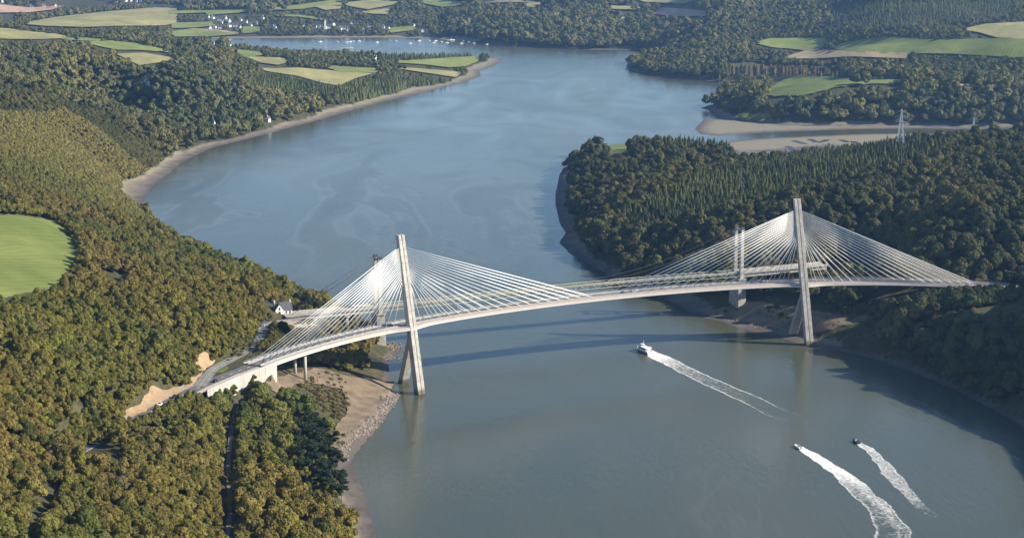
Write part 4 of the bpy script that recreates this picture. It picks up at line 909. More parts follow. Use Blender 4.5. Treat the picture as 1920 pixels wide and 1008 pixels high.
VILLAGE = [(389, 34), (399, 36), (411, 39), (430, 42), (451, 39), (417, 44), (394, 54.5), (403, 53), (412, 54), (430, 51), (441, 50), (450, 53), (482, 46), (493, 36), (510, 52), (516, 53), (590, 54), (600, 54), (617, 54), (638, 56), (645, 55), (659, 47), (681, 60), (693, 51), (719, 53), (726, 56), (800, 63.5), (792, 60), (776, 51), (652, 59), (668, 45), (423, 36), (460, 43), (470, 49), (625, 48), (570, 52)]
FARH = [(218, 4.5, 'white house on the far waterside in the upper left'), (236, 3.5, None), (246, 3.5, None), (256, 4.5, None), (264, 4.5, None), (4, 4, 'pale farmhouse in the extreme upper left corner'), (60, 13, 'small white house by the brown field in the upper left'), (82, 14, 'red-roofed farmhouse by the brown field in the upper left'), (94, 17.5, 'white farmhouse right of the red-roofed one in the upper left'), (104, 13.5, 'white house beside the wood in the upper left'),
        (362, 83.5, 'white cottage at the head of the inlet'), (398, 86, 'pale barn beside the inlet'), (406, 89, 'stone-coloured barn at the inlet bend'), (430, 87.5, 'small white house on the inlet shore'), (704, 114, 'grey-roofed barn among the headland fields'), (1088, 6, 'white gabled farmhouse on the far hill'), (1105, 7.5, 'wide grey barn on the far hill'), (1026, 11, 'pale farmhouse left of the far hill farm'), (1050, 11, 'low white shed below the far hill farm'),
        (400, 232, 'white cottage hidden in the trees above the left beach'), (503, 228, 'small white house at the edge of the left beach'), (272, 158, 'white house in a clearing of the left wood'), (277, 161, 'small white outbuilding in a clearing of the left wood')]
for a, b_ in VILLAGE + [(609, 54)]: NO_TREE.append([(a - 6, b_ - 8), (a + 6, b_ - 8), (a + 6, b_ + 0.8), (a - 6, b_ + 0.8)])
for a, b_, lab in FARH:
    k = 1.0 if b_ < 120 else 1.7
    NO_TREE.append([(a - 5 * k, b_ - 6 * k), (a + 5 * k, b_ - 6 * k), (a + 5 * k, b_ + 1), (a - 5 * k, b_ + 1)])
# where each kind grows, outlined on the photograph
CONIFER_PX = [[(1150, 425), (1230, 385), (1300, 352), (1420, 322), (1520, 305), (1690, 275), (1800, 292), (1700, 330), (1560, 362), (1420, 395), (1300, 425), (1210, 448)],
              [(1128, 262), (1150, 240), (1260, 250), (1340, 270), (1395, 296), (1330, 296), (1250, 290), (1200, 278)],
              [(420, 165), (520, 140), (640, 160), (760, 150), (870, 143), (880, 152), (800, 165), (650, 197), (520, 190)],
              [(1780, 560), (1920, 555), (1920, 600), (1850, 600), (1780, 585)], [(1560, 10), (1900, 5), (1900, 35), (1700, 55), (1560, 50)], [(700, 95), (900, 93), (900, 114), (720, 114)]]
def clear(x, y, z, h):
    ok = np.ones(len(x), bool)
    for f in (0.0, 0.5, 0.92):
        p, q = to_px(x, y, z + h * f)
        for poly in NO_TREE:
            a = np.array(poly); m = (p > a[:, 0].min()) & (p < a[:, 0].max()) & (q > a[:, 1].min()) & (q < a[:, 1].max()) & ok
            if m.any():
                i = np.where(m)[0]; ok[i[inside(poly, p[i], q[i])]] = False
    return ok
BARE_PX = [[(228, 778), (250, 752), (285, 727), (322, 722), (345, 728), (330, 745), (290, 762), (240, 790)], [(362, 690), (378, 664), (388, 659), (402, 672), (398, 684), (380, 696)], [(492, 722), (548, 702), (600, 690), (650, 706), (738, 690), (738, 735), (690, 785), (640, 845), (600, 832), (632, 800), (600, 760), (556, 722), (520, 735)],
           [(395, 700), (430, 680), (470, 655), (520, 668), (500, 700), (440, 715)], [(505, 608), (545, 596), (620, 590), (600, 620), (560, 626)], [(350, 720), (380, 690), (400, 680), (410, 690), (380, 730)]]
def clear_bush(p, q):
    ok = np.ones(len(p), bool)
    for poly in BARE_PX: ok &= ~inside(poly, p, q)
    return ok
T = {k: [] for k in ('x', 'y', 'z', 's', 'kind', 'tint', 'region')}
def plant(y0, y1, sp, cond=None, um=0.36, bush=False, conifer_pass=False):
    Y = np.arange(y0, y1, sp * 0.87); rows = []
    for j, yy in enumerate(Y):
        X = np.arange(-um * yy, um * yy, sp) + (sp / 2 if j % 2 else 0); rows.append(np.stack([X, np.full(len(X), yy)], -1))
    P = np.concatenate(rows); P += rng.uniform(-0.42, 0.42, P.shape) * sp
    x, y = P[:, 0], P[:, 1]; z = ground(x, y)
    p, q = to_px(x, y, z); m = (p > -140) & (p < 2060) & (q > -60) & (q < 1150) & (z > 1.0)
    if cond is not None: m &= cond(x, y, z, p, q)
    x, y, z, p, q = x[m], y[m], z[m], p[m], q[m]
    sd, inm = water_sd(x, y); bw = BWV(x, y); m = (sd > bw + 1.0) & ~inm
    for line, r_ in ((main_road[26:], 8.5), (side_road, 6.5), (track, 5.0), (right_road, 9.0)): m &= seg_dist(line, x, y, False) > (r_ * 0.8 if bush else r_)
    ed = np.array([deck_pt(float(s), 7.5, 0)[:2] for s in np.arange(0, DLEN, 12)]); dd = seg_dist(ed, x, y, False)
    od = seg_dist([op(-66, OW / 2, 0), op(OL + 75, OW / 2, 0)], x, y, False)
    m &= ~((dd < 13) & (z > 22)) & ~((od < 9) & (z > 16))
    m &= ~((np.hypot(x + 153, y - 1096) < 17))
    x, y, z, p, q, sd = x[m], y[m], z[m], p[m], q[m], sd[m]
    # region, size, kind and colour
    left = x < np.interp(y, [300, 1000, 1500, 2200, 3300], [20, -20, -120, 0, 250])
    near_left = left & (y < np.interp(p, [0, 340], [1900, 1900])) & ~((q < 215) )
    n1 = fbm(x / 60 + 3, y / 60); n2 = fbm(x / 220 + 9, y / 220 + 4); n3 = rng.random(len(x))
    con = np.zeros(len(x), bool)
    for poly in CONIFER_PX: con |= inside(poly, p, q)
    if conifer_pass: keep = con.copy()
    else: keep = ~con | (y > 2900)
    con |= (~near_left) & (n2 > 0.70) & (n3 < 0.6) & (y > 2900)
    R_ = sp * 0.5 * (rng.uniform(0.95, 1.7, len(x)) if sp > 8 else rng.uniform(1.25, 1.85, len(x))) * (1.0 + 0.25 * (n1 - 0.5))
    R_ = np.where(con, rng.uniform(3.4, 5.2, len(x)), R_)
    if sp < 6.5 and not bush and not conifer_pass:      # a few big old crowns and low saplings among the even coppice
        kk = rng.random(len(x)); amp = float(np.mean(sp > 4)); R_ = np.where(kk < 0.05 * amp, R_ * 1.35, np.where(kk > 1 - 0.15 * amp, R_ * 0.75, R_))
    vil = (p > 330) & (p < 840) & (q < 72) & (q > 25); R_ = np.where(vil, R_ * 0.62, R_); low = ((p > 430) & (p < 920) & (q > 88) & (q < 166)) | ((p > 1400) & (q < 118)) | ((p < 340) & (q < 125)); R_ = np.where(low, R_ * 0.66, R_)
    kind = np.where(con, 1, 0)
    olive = np.array([0.132, 0.115, 0.023]); brown = np.array([0.150, 0.108, 0.030]); green = np.array([0.084, 0.096, 0.022]); lime = np.array([0.135, 0.135, 0.018])
    t = np.clip((n1 - 0.32) / 0.36, 0, 1)[:, None]; tint = green * (1 - t) + olive * t
    t = (np.clip((n2 - 0.40) / 0.2, 0, 1) * (0.3 + 0.7 * n3))[:, None]; tint = tint * (1 - t) + brown * t
    k = rng.random(len(x)); tint = np.where((k < 0.04)[:, None], lime, tint); tint = np.where((k > 0.91)[:, None], green * 0.72, tint); tint = np.where(((k > 0.5) & (k < 0.504))[:, None], np.array([0.13, 0.095, 0.055]), tint)
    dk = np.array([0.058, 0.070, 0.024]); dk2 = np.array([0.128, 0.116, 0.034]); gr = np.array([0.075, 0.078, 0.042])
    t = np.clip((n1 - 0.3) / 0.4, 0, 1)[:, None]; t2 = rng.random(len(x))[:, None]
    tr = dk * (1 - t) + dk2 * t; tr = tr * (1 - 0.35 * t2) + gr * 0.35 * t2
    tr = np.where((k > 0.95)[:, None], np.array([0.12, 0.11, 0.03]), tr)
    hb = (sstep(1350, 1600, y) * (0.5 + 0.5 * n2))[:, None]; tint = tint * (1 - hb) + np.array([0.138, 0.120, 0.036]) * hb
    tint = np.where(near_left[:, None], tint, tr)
    tint = np.where(con[:, None], np.array([0.048, 0.062, 0.026]) * (0.8 + 0.6 * t2) + np.array([0.04, 0.035, 0.005]) * t, tint)
    tint = tint * rng.uniform(0.8, 1.22, len(x))[:, None] * np.where(near_left, 1.30 + 0.34 * sstep(1350, 1600, y), 1.12 + 0.52 * sstep(1900, 2400, y))[:, None]  # bank and distance factors put sunlit brightness into the crown colour
    h = np.where(con, 2.0 * R_ * 1.4, R_ * 1.9)
    if bush: con[:] = False; kind[:] = 0; h = h * 0.2
    df = [(1540, 512), (1700, 496), (1830, 500), (1925, 496), (1925, 574), (1830, 576), (1700, 556), (1560, 550)]
    fr = np.zeros(len(x), bool)
    for f_ in (0.3, 0.7, 1.0): fr |= inside(df, *to_px(x, y, z + h * f_))
    ok = (clear(x, y, z, h) & ~(fr & (y < 1140) & (y > 900))) if not bush else clear_bush(p, q)
    ok &= keep | bush
    for key, val in (('x', x), ('y', y), ('z', z), ('s', R_), ('kind', kind), ('tint', tint), ('region', near_left.astype(int))): T[key].append(val[ok])
LEFTC = lambda x, y, z, p, q: (x < np.interp(y, [300, 1000, 1500, 2200], [20, -20, -120, 0]))
BIGPX = [(446, 770), (520, 735), (600, 770), (660, 860), (650, 1010), (650, 1150), (440, 1150), (448, 930), (474, 890)]
BIGC = lambda x, y, z, p, q: inside(BIGPX, p, q)
plant(560, 1300, 5.0, lambda *a: LEFTC(*a) & ~BIGC(*a))
plant(560, 1100, 8.6, lambda *a: LEFTC(*a) & BIGC(*a))
HEATH = [(-140, 200), (0, 203), (130, 218), (250, 248), (342, 268), (250, 372), (285, 430), (230, 420), (130, 398), (0, 392), (-140, 385)]
HC = lambda x, y, z, p, q: LEFTC(x, y, z, p, q) & inside(HEATH, p, q) & (y < 2050)
plant(1300, 2000, 5.4, lambda *a: LEFTC(*a) & ~HC(*a))
plant(1250, 2050, 3.5, HC)
plant(900, 2000, 10.2, lambda *a: ~LEFTC(*a))
plant(2000, 2700, 12.0)
plant(2700, 3700, 11.5)
plant(3700, 5200, 15.0)
plant(5200, 7600, 19.0)
plant(1300, 2900, 5.6, conifer_pass=True)
ROADSIDE = [[(120, 850), (150, 770), (235, 735), (300, 715), (360, 690), (372, 650), (400, 645), (465, 625), (470, 600), (490, 570), (560, 560), (620, 580), (640, 620), (560, 645), (520, 668), (500, 720), (450, 760), (380, 770), (300, 800)], [(400, 760), (480, 745), (480, 1010), (390, 1010)], [(1560, 590), (1680, 560), (1830, 545), (1900, 545), (1900, 570), (1680, 600)], [(545, 795), (600, 790), (640, 850), (658, 935), (612, 935), (545, 885)], [(30, 1008), (50, 940), (110, 880), (120, 890), (80, 1008)], [(0, 630), (30, 630), (40, 690), (0, 700)]]
plant(760, 1250, 3.0, lambda x, y, z, p, q: np.any([inside(r_, p, q) for r_ in ROADSIDE], axis=0), bush=True)
T = {k: np.concatenate(v) for k, v in T.items()}
print('trees', len(T['x']))
px_, py_ = to_px(T['x'], T['y'], T['z']); vis = (px_ > 0) & (px_ < 1920) & (py_ > 0) & (py_ < 1000)
app = T['s'] / T['y'] * vis
solo = np.zeros(len(T['x']), bool)
b_i = np.where((T['kind'] == 0))[0]; b_i = b_i[np.argsort(-app[b_i])][:300]
c_i = np.where((T['kind'] == 1) & (px_ > 1000))[0]; c_i = c_i[np.argsort(-app[c_i])][:300]
def tree_obj(name, kind, i_var, x, y, z, s, rz, tint, label, group, trunk_z, sz=1.0):
    e = thing(name, label, 'tree', (x, y, z), rz, group)
    tr = bpy.data.objects.new('trunk', TRUNK[kind]); col.objects.link(tr); tr.parent = e; tr.scale = (s, s, s * sz)
    c = bpy.data.objects.new('crown', CROWN[kind][i_var % len(CROWN[kind])]); col.objects.link(c); c.parent = e; c.scale = (s, s, s * sz); c.location = (0, 0, trunk_z * s)
    c['tint'] = [float(v) for v in tint] + [1.0]; return e
for n_, i in enumerate(b_i):
    solo[i] = True; p, q = px_[i], py_[i]
    if p < 410: lab, grp = 'olive-brown broadleaf tree in the dense wood at the lower left', 'broadleaf trees of the lower left wood'
    elif p < 760: lab, grp = 'olive broadleaf tree between the earth track and the shore', 'broadleaf trees between track and shore'
    else: lab, grp = 'dark broadleaf tree in the shaded wood at the right edge', 'broadleaf trees of the right bank'
    tn = T['tint'][i] / T['tint'][i].sum(); br = T['tint'][i].sum()
    colw = 'bright lime-green' if tn[1] > tn[0] * 1.02 and br > 0.28 else ('brownish autumn' if tn[0] > tn[1] * 1.22 else ('dark green' if br < 0.2 else 'olive-green'))
    zone = (('in the bottom left corner wood' if q > 850 and p < 200 else ('below the left approach road' if q < 880 else 'in the wood left of the earth track')) if p < 410 else ('beside the earth track above the lower left shore' if p < 540 else ('at the edge of the near left beach' if p < 760 else 'in the shaded wood at the right edge')))
    lab, grp = '%s broadleaf tree %s' % (colw, zone), '%s broadleaf trees %s' % (colw, zone)
    sc = T['s'][i]; tree_obj('broadleaf_tree', 'broad', n_, T['x'][i], T['y'][i], T['z'][i] - 0.3, sc, float(rng.uniform(0, 6.28)), T['tint'][i], lab, grp, 0.45, float(rng.uniform(0.95, 1.3)))
for n_, i in enumerate(c_i):
    solo[i] = True; sc = T['s'][i] * 1.4
    tree_obj('conifer_tree', 'con', n_, T['x'][i], T['y'][i], T['z'][i] - 0.3, sc, float(rng.uniform(0, 6.28)), T['tint'][i], 'pointed dark green conifer of the plantation on the right bank hillside', 'conifers of the right bank plantation', 0.02, float(rng.uniform(0.9, 1.15)))
# pines by the shore below the bridge, dark hedge trees by the house, poplars beyond the creek
PINES = [(566, 806, 6.0), (582, 802, 6.4), (602, 812, 5.8), (560, 832, 5.6), (580, 830, 6.6), (600, 836, 6.2), (618, 832, 5.6), (556, 856, 5.4), (576, 858, 6.2), (596, 858, 6.4), (616, 858, 5.8), (632, 868, 5.2), (570, 880, 5.6), (592, 884, 6.2), (612, 888, 5.8), (630, 894, 5.2), (640, 908, 4.8), (604, 908, 5.6), (622, 918, 5.2), (640, 928, 4.4)]
for n_, (a, b_, s) in enumerate(PINES):
    g = on_ground(a, b_ + 12)[0]; tree_obj('pine_tree', 'pine', n_, *g, s, n_ * 1.7, (0.028, 0.045, 0.020), 'dark green flat-topped pine leaning over the shore below the bridge', 'pines on the near left shore', 0.85, 1.0)
for n_, (a, b_, s, lab) in enumerate([(533, 634, 5.2, 'round dark evergreen standing beside the side road bend'), (546, 560, 5.5, 'silvery grey-green tree behind the white house'), (514, 556, 5.0, 'rounded olive tree left of the white house'),
        (575, 585, 5.8, 'dark green tree right of the white house'), (596, 590, 5.2, 'low dark tree at the water side of the old bridge approach'), (560, 572, 4.8, 'dark tree directly behind the white house')]):
    g = on_ground(a, b_)[0]; tint = (0.13, 0.135, 0.105) if 'silvery' in lab else ((0.11, 0.10, 0.025) if 'olive' in lab else (0.038, 0.048, 0.02)); tree_obj('broadleaf_tree', 'broad', n_, *g, s, n_ * 0.9, tint, lab, None, 0.45, 1.15)
POP = [(a + rng.uniform(-3, 3), 139.5 + 0.02 * (a - 1365) + rng.uniform(-2.5, 3.0), (1.0 - 0.4 * (a - 1365) / 250.0) * rng.uniform(0.75, 1.12)) for n_, a in enumerate(np.arange(1366, 1600, 5.4))]
for n_, (a, b_, k) in enumerate(POP):
    g = on_ground(a, b_)[0]; tree_obj('poplar_tree', 'pop', n_, *g, 9.5 * k, n_ * 1.1, np.array([0.27, 0.20, 0.115]) * rng.uniform(0.75, 1.2), 'slim yellow-brown autumn poplar in the row beyond the creek', 'autumn poplars beyond the creek', 0.1, 1.0)

# the remaining woodland, too many to tell apart: one scattered object per kind
VAR = bpy.data.collections.new('tree_variants')
def scatter(name, idx, meshes, trunk_lift, zmul, label):
    cl_ = bpy.data.collections.new(name + '_variants')
    for k, me in enumerate(meshes):
        o = bpy.data.objects.new('%s_variant_%02d' % (name, k), me); cl_.objects.link(o)
    n = len(idx); me = bpy.data.meshes.new(name); me.vertices.add(n)
    s = T['s'][idx] * zmul; P = np.stack([T['x'][idx], T['y'][idx], T['z'][idx] + trunk_lift * s], -1); me.vertices.foreach_set('co', P.astype(np.float32).ravel())
    a = me.attributes.new('tint', 'FLOAT_COLOR', 'POINT'); a.data.foreach_set('color', np.column_stack([T['tint'][idx], np.ones(n)]).astype(np.float32).ravel())
    a = me.attributes.new('variant', 'INT', 'POINT'); a.data.foreach_set('value', rng.integers(0, len(meshes), n).astype(np.int32))
    a = me.attributes.new('scl', 'FLOAT_VECTOR', 'POINT'); a.data.foreach_set('vector', np.stack([s, s, s * rng.uniform(0.85, 1.45, n)], -1).astype(np.float32).ravel())
    a = me.attributes.new('rot', 'FLOAT_VECTOR', 'POINT'); a.data.foreach_set('vector', np.stack([rng.uniform(-0.1, 0.1, n), rng.uniform(-0.1, 0.1, n), rng.uniform(0, 6.283, n)], -1).astype(np.float32).ravel())
    o = bpy.data.objects.new(name, me); col.objects.link(o)
    ng = bpy.data.node_groups.new(name, 'GeometryNodeTree'); ng.interface.new_socket('Geometry', in_out='INPUT', socket_type='NodeSocketGeometry'); ng.interface.new_socket('Geometry', in_out='OUTPUT', socket_type='NodeSocketGeometry')
    N = ng.nodes.new; L = ng.links.new
    gi, go = N('NodeGroupInput'), N('NodeGroupOutput'); ip_ = N('GeometryNodeInstanceOnPoints'); ci = N('GeometryNodeCollectionInfo'); ci.inputs['Collection'].default_value = cl_; ci.inputs['Separate Children'].default_value = True; ci.inputs['Reset Children'].default_value = True
    def na(nm, ty):
        q = N('GeometryNodeInputNamedAttribute'); q.data_type = ty; q.inputs['Name'].default_value = nm; return q.outputs['Attribute']
    ip_.inputs['Pick Instance'].default_value = True
    L(gi.outputs[0], ip_.inputs['Points']); L(ci.outputs[0], ip_.inputs['Instance']); L(na('variant', 'INT'), ip_.inputs['Instance Index'])
    er = N('FunctionNodeEulerToRotation'); L(na('rot', 'FLOAT_VECTOR'), er.inputs[0]); L(er.outputs[0], ip_.inputs['Rotation']); L(na('scl', 'FLOAT_VECTOR'), ip_.inputs['Scale']); L(ip_.outputs[0], go.inputs[0])
    md = o.modifiers.new('scatter', 'NODES'); md.node_group = ng
    o['kind'] = 'stuff'; o['label'] = label; return o
rest = ~solo
scatter('woodland', np.where(rest & (T['kind'] == 0) & (T['y'] < 2000))[0], CROWN['broad'], 0.40, 1.0, 'dense mixed broadleaf woodland covering the near hillsides')
scatter('woodland', np.where(rest & (T['kind'] == 0) & (T['y'] >= 2000))[0], CROWN['mid'], 0.40, 1.0, 'distant broadleaf woods and hedgerows around the fields')
scatter('conifer_woodland', np.where(rest & (T['kind'] == 1))[0], CROWN['con'], 0.0, 1.4, 'conifer plantations scattered over the far hillsides')
# low scrub on the clear banks
def scrub():
    mb = MB(); r = np.random.default_rng(5); iv, if_ = ICO1
    for poly, n in (([(560, 722), (600, 694), (640, 706), (655, 730), (652, 765), (632, 790), (600, 770), (575, 735)], 240), ([(1420, 572), (1480, 572), (1484, 606), (1440, 600)], 45), ([(420, 690), (470, 655), (486, 620), (470, 610), (440, 650)], 60), ([(1310, 575), (1400, 566), (1560, 595), (1640, 580), (1600, 605), (1440, 606)], 40), ([(625, 836), (640, 812), (650, 808), (645, 840)], 10)):
        a = np.array(poly); k = 0
        while k < n:
            p, q = r.uniform(a[:, 0].min(), a[:, 0].max()), r.uniform(a[:, 1].min(), a[:, 1].max())
            if not inside(poly, np.array([p]), np.array([q]))[0]: continue
            g = on_ground(p, q)[0]; s = r.uniform(0.4, 1.7) * r.uniform(0.5, 1.2); k += 1
            mb.add(g + np.array([0, 0, s * 0.3]) + iv * (s * (0.7 + 0.5 * r.random(len(iv))))[:, None] * np.array([1, 1, 0.7]), if_)
            P, Nn = [], []
            for _ in range(40):
                n_ = rand_unit(r); n_[2] = abs(n_[2]); P.append(g + np.array([0, 0, s * 0.3]) + n_ * s * np.array([1, 1, 0.75])); Nn.append(n_)
            cards(mb, P, Nn, s * 0.18, r)
    m = mat('scrub leaves', (0.07, 0.07, 0.022), 0.8, spec=0.1, noise=0.4, nscale=0.3, c2=(0.12, 0.095, 0.03)); o = mb.build('scrub', m); tag(o, 'low bushes dotted over the bare banks near both bridge ends', kind='stuff')
scrub()

# ------------------------------------------------------------------ rock armour along the near shore
def riprap():
    r = np.random.default_rng(9); mb = MB(); iv, if_ = ICO0
    c_px = [(742, 732), (726, 757), (704, 785), (682, 808), (660, 824), (646, 845), (640, 858)]
    L_ = smooth_line(px_line([(a, b_, 2.6) for a, b_ in c_px]), 0.6)
    for p in L_:
        for k in range(5):
            t = r.uniform(-2.8, 2.6); x, y = p[0] + t * 0.9 + r.normal() * 0.5, p[1] - t * 0.25 + r.normal() * 0.8; z = max(float(ground(x, y)[0]), 0.0); s = r.choice([0.35, 0.5, 0.7, 1.0]) * r.uniform(0.8, 1.2)
            mb.add(np.array([x, y, z + 0.15]) + iv * (s * (0.7 + 0.5 * r.random(len(iv))))[:, None] * np.array([1, 0.8, 0.7]), if_)
    for a0, b0 in ((745, 656), (738, 650), (725, 645), (733, 672), (1385, 592), (1400, 596), (1430, 606), (1460, 612)):
        g = on_ground(a0, b0)[0]
        for k in range(36):
            x, y = g[0] + r.normal() * 4, g[1] + r.normal() * 4; z = max(float(ground(x, y)[0]), 0); s = r.uniform(0.4, 1.0); mb.add(np.array([x, y, z + 0.1]) + iv * (s * (0.7 + 0.5 * r.random(len(iv))))[:, None] * np.array([1, 0.8, 0.7]), if_)
    tag(mb.build('rock_armour', M['rock']), 'pale grey rock armour lining the near left shore', kind='stuff')
riprap()

# ------------------------------------------------------------------ houses
def gable_house(name, label, group, loc, rz, w, l, h, rh, roof='slate', chim=1, detail=False):
    e = thing(name, label, 'house', loc, rz, group)
    mb = MB(); hw, hl = w / 2, l / 2
    V = [(-hw, -hl, -1.5), (hw, -hl, -1.5), (hw, hl, -1.5), (-hw, hl, -1.5), (-hw, -hl, h), (hw, -hl, h), (hw, hl, h), (-hw, hl, h), (0, -hl, h + rh), (0, hl, h + rh)]
    mb.add(V, [(0, 1, 5, 8, 4), (2, 3, 7, 9, 6), (1, 2, 6, 5), (3, 0, 4, 7), (3, 2, 1, 0), (4, 8, 9, 7), (5, 6, 9, 8)]); mb.build('wall', M['render_wall'], e)
    mb = MB(); ov = 0.35; th = 0.22; k = rh / hw
    for sg in (-1, 1):
        a = [(0, -hl - 0.12 if detail else -hl - ov, h + rh + 0.06), (sg * (hw + ov), -hl - 0.12 if detail else -hl - ov, h - ov * k + 0.06), (sg * (hw + ov), hl + 0.12, h - ov * k + 0.06), (0, hl + 0.12, h + rh + 0.06)]
        b_ = [(x, y, z + th) for x, y, z in a]; mb.add(a + b_, [(3, 2, 1, 0) if sg < 0 else (0, 1, 2, 3), (4, 5, 6, 7) if sg < 0 else (7, 6, 5, 4), (0, 1, 5, 4), (1, 2, 6, 5), (2, 3, 7, 6), (3, 0, 4, 7)])
    rf = mb.build('roof', M[roof], e)
    for q in range(chim):
        mb = MB(); yy = (-hl + 0.45) if q == 0 else (hl - 0.45); mb.box((0, yy, h + rh + 0.55), (0.8, 0.7, 1.7)); mb.box((0, yy, h + rh + 1.45), (1.0, 0.9, 0.14)); mb.build('chimney', M['render_wall'], rf)
    def win(face, u, z, ww, hh, nm='window'):
        mb = MB()
        if face == 'f': mb.box((u, -hl - 0.04, z), (ww, 0.12, hh))
        elif face == 'b': mb.box((u, hl + 0.04, z), (ww, 0.12, hh))
        elif face == 'l': mb.box((-hw - 0.04, u, z), (0.12, ww, hh))
        else: mb.box((hw + 0.04, u, z), (0.12, ww, hh))
        o = mb.build(nm, M['glass'], e); mb = MB()
        if face in 'fb': y_ = (-hl - 0.1) if face == 'f' else hl + 0.1; mb.box((u, y_, z - hh / 2 - 0.08), (ww + 0.3, 0.25, 0.12))
        else: x_ = (-hw - 0.1) if face == 'l' else hw + 0.1; mb.box((x_, u, z - hh / 2 - 0.08), (0.25, ww + 0.3, 0.12))
        mb.build('sill', M['render_wall'], o)
    if detail:
        win('f', 0, h + 0.4, 1.5, 1.9); win('f', 0.3, 1.1, 2.6, 2.2, 'garage_door'); win('f', 0.0, h + rh - 1.6, 0.7, 0.8)
        for u in (-2.6, 0.2, 2.8): win('r', u, h - 1.6, 1.0, 1.4)
        for u in (-2.6, 2.8): win('r', u, 1.4, 1.0, 1.4)
    else:
        for u in (-w * 0.22, w * 0.22): win('f', u, h * 0.55, 0.9, 1.2)
        for u in (-l * 0.28, l * 0.28): win('r', u, h * 0.55, 0.9, 1.2)
        win('l', 0, 1.05, 1.0, 2.1, 'door')
    return e
hp = at_z(524, 595, 25.4)
H0 = gable_house('white_house', 'white gabled house with grey slate roof at the end of the old bridge', None, (hp[0] + 1.5, hp[1] + 4, hp[2]), math.pi / 2 + 0.36, 7.4, 11.4, 5.0, 4.4, chim=2)
mb = MB(); wy0, wy1, wx = 0.2, 5.7, -5.0; wm = (wy0 + wy1) / 2      # front gable wing on the left
mb.add([(wx, wy0, -1.5), (wx, wy1, -1.5), (0, wy1, -1.5), (0, wy0, -1.5), (wx, wy0, 5.4), (wx, wy1, 5.4), (0, wy1, 5.4), (0, wy0, 5.4), (wx, wm, 9.2), (0, wm, 9.2)], [(0, 1, 5, 8, 4), (3, 2, 6, 9, 7), (0, 4, 7, 3), (1, 2, 6, 5), (4, 8, 9, 7), (5, 6, 9, 8), (3, 2, 1, 0)]); mb.build('wall', M['render_wall'], H0)
mb = MB()
for ya, yb in ((wm, wy0 - 0.35), (wm, wy1 + 0.35)):
    q = [(wx - 0.15, ya, 9.3), (wx - 0.15, yb, 5.1), (-0.2, yb, 5.1), (-0.2, ya, 9.3)]; mb.add(q + [(x, y, z + 0.2) for x, y, z in q], [(0, 1, 2, 3), (7, 6, 5, 4), (0, 4, 5, 1), (1, 5, 6, 2), (2, 6, 7, 3), (3, 7, 4, 0)])
mb.build('roof', M['slate'], H0)
for u, z, ww, hh, nm in ((wm, 6.2, 0.9, 1.5, 'window'), (wm, 3.6, 1.2, 1.6, 'window'), (wm - 0.3, 0.6, 2.6, 2.0, 'garage_door')): mb = MB(); mb.box((wx - 0.04, u, z), (0.12, ww, hh)); mb.build(nm, M['glass'], H0)
for u in (-4.2, -1.8): mb = MB(); mb.box((-3.74, u, 3.4), (0.12, 1.0, 1.4)); mb.build('window', M['glass'], H0)
mb = MB(); mb.box((-2.6, 7.3, 0.6), (4.2, 3.0, 3.6)); mb.build('lean_to', M['render_wall'], H0)
rv = np.random.default_rng(21)
def far_house(a, b_, lab, grp, big=1.0):
    g = on_ground(a, b_)[0]; big = 0.6 if 'left beach' in lab or 'left wood' in lab else 0.88; w = rv.uniform(6.5, 8.5) * big; l = rv.uniform(9, 14) * big
    gable_house('house', lab, grp, (g[0], g[1], g[2] - 0.2), float(rv.choice([0.2, 0.5, 1.3, 1.7, -0.2, -0.4])), w, l, rv.uniform(3.6, 5.6), rv.uniform(3.0, 4.4), 'tile_roof' if 'red-roofed' in lab else 'slate', int(rv.integers(1, 3)))
for a, b_ in VILLAGE: far_house(a, b_, 'white-walled slate-roofed house of the far village across the water', 'white houses of the far village')
for a, b_, lab in FARH: far_house(a, b_, lab or 'white house in the row on the far upper left waterside', None if lab else 'houses on the far upper left waterside')
# church with a bell tower above the village shore
g = on_ground(609, 54)[0]; CH = thing('church', 'tall white church with a pointed tower in the far village', 'church', tuple(g), 0.2)
mb = MB(); mb.box((0, 0, 3), (9, 18, 8)); mb.build('nave_wall', M['render_wall'], CH)
mb = MB(); mb.add([(-4.8, -9.3, 7), (4.8, -9.3, 7), (4.8, 9.3, 7), (-4.8, 9.3, 7), (0, -9.3, 12), (0, 9.3, 12)], [(0, 1, 4), (2, 3, 5), (1, 2, 5, 4), (3, 0, 4, 5), (3, 2, 1, 0)]); mb.build('roof', M['slate'], CH)
mb = MB(); mb.box((0, -11.2, 7), (4.6, 4.6, 17)); tw = mb.build('tower', M['render_wall'], CH); mb = MB(); mb.add([(-2.5, -13.7, 15.6), (2.5, -13.7, 15.6), (2.5, -8.7, 15.6), (-2.5, -8.7, 15.6), (0, -11.2, 24)], [(0, 1, 4), (1, 2, 4), (2, 3, 4), (3, 0, 4), (3, 2, 1, 0)]); mb.build('spire', M['render_wall'], tw)
for u in (-5, 0, 5): mb = MB(); mb.box((4.55, u, 3.5), (0.16, 1.1, 3.0)); mb.build('window', M['glass'], CH)

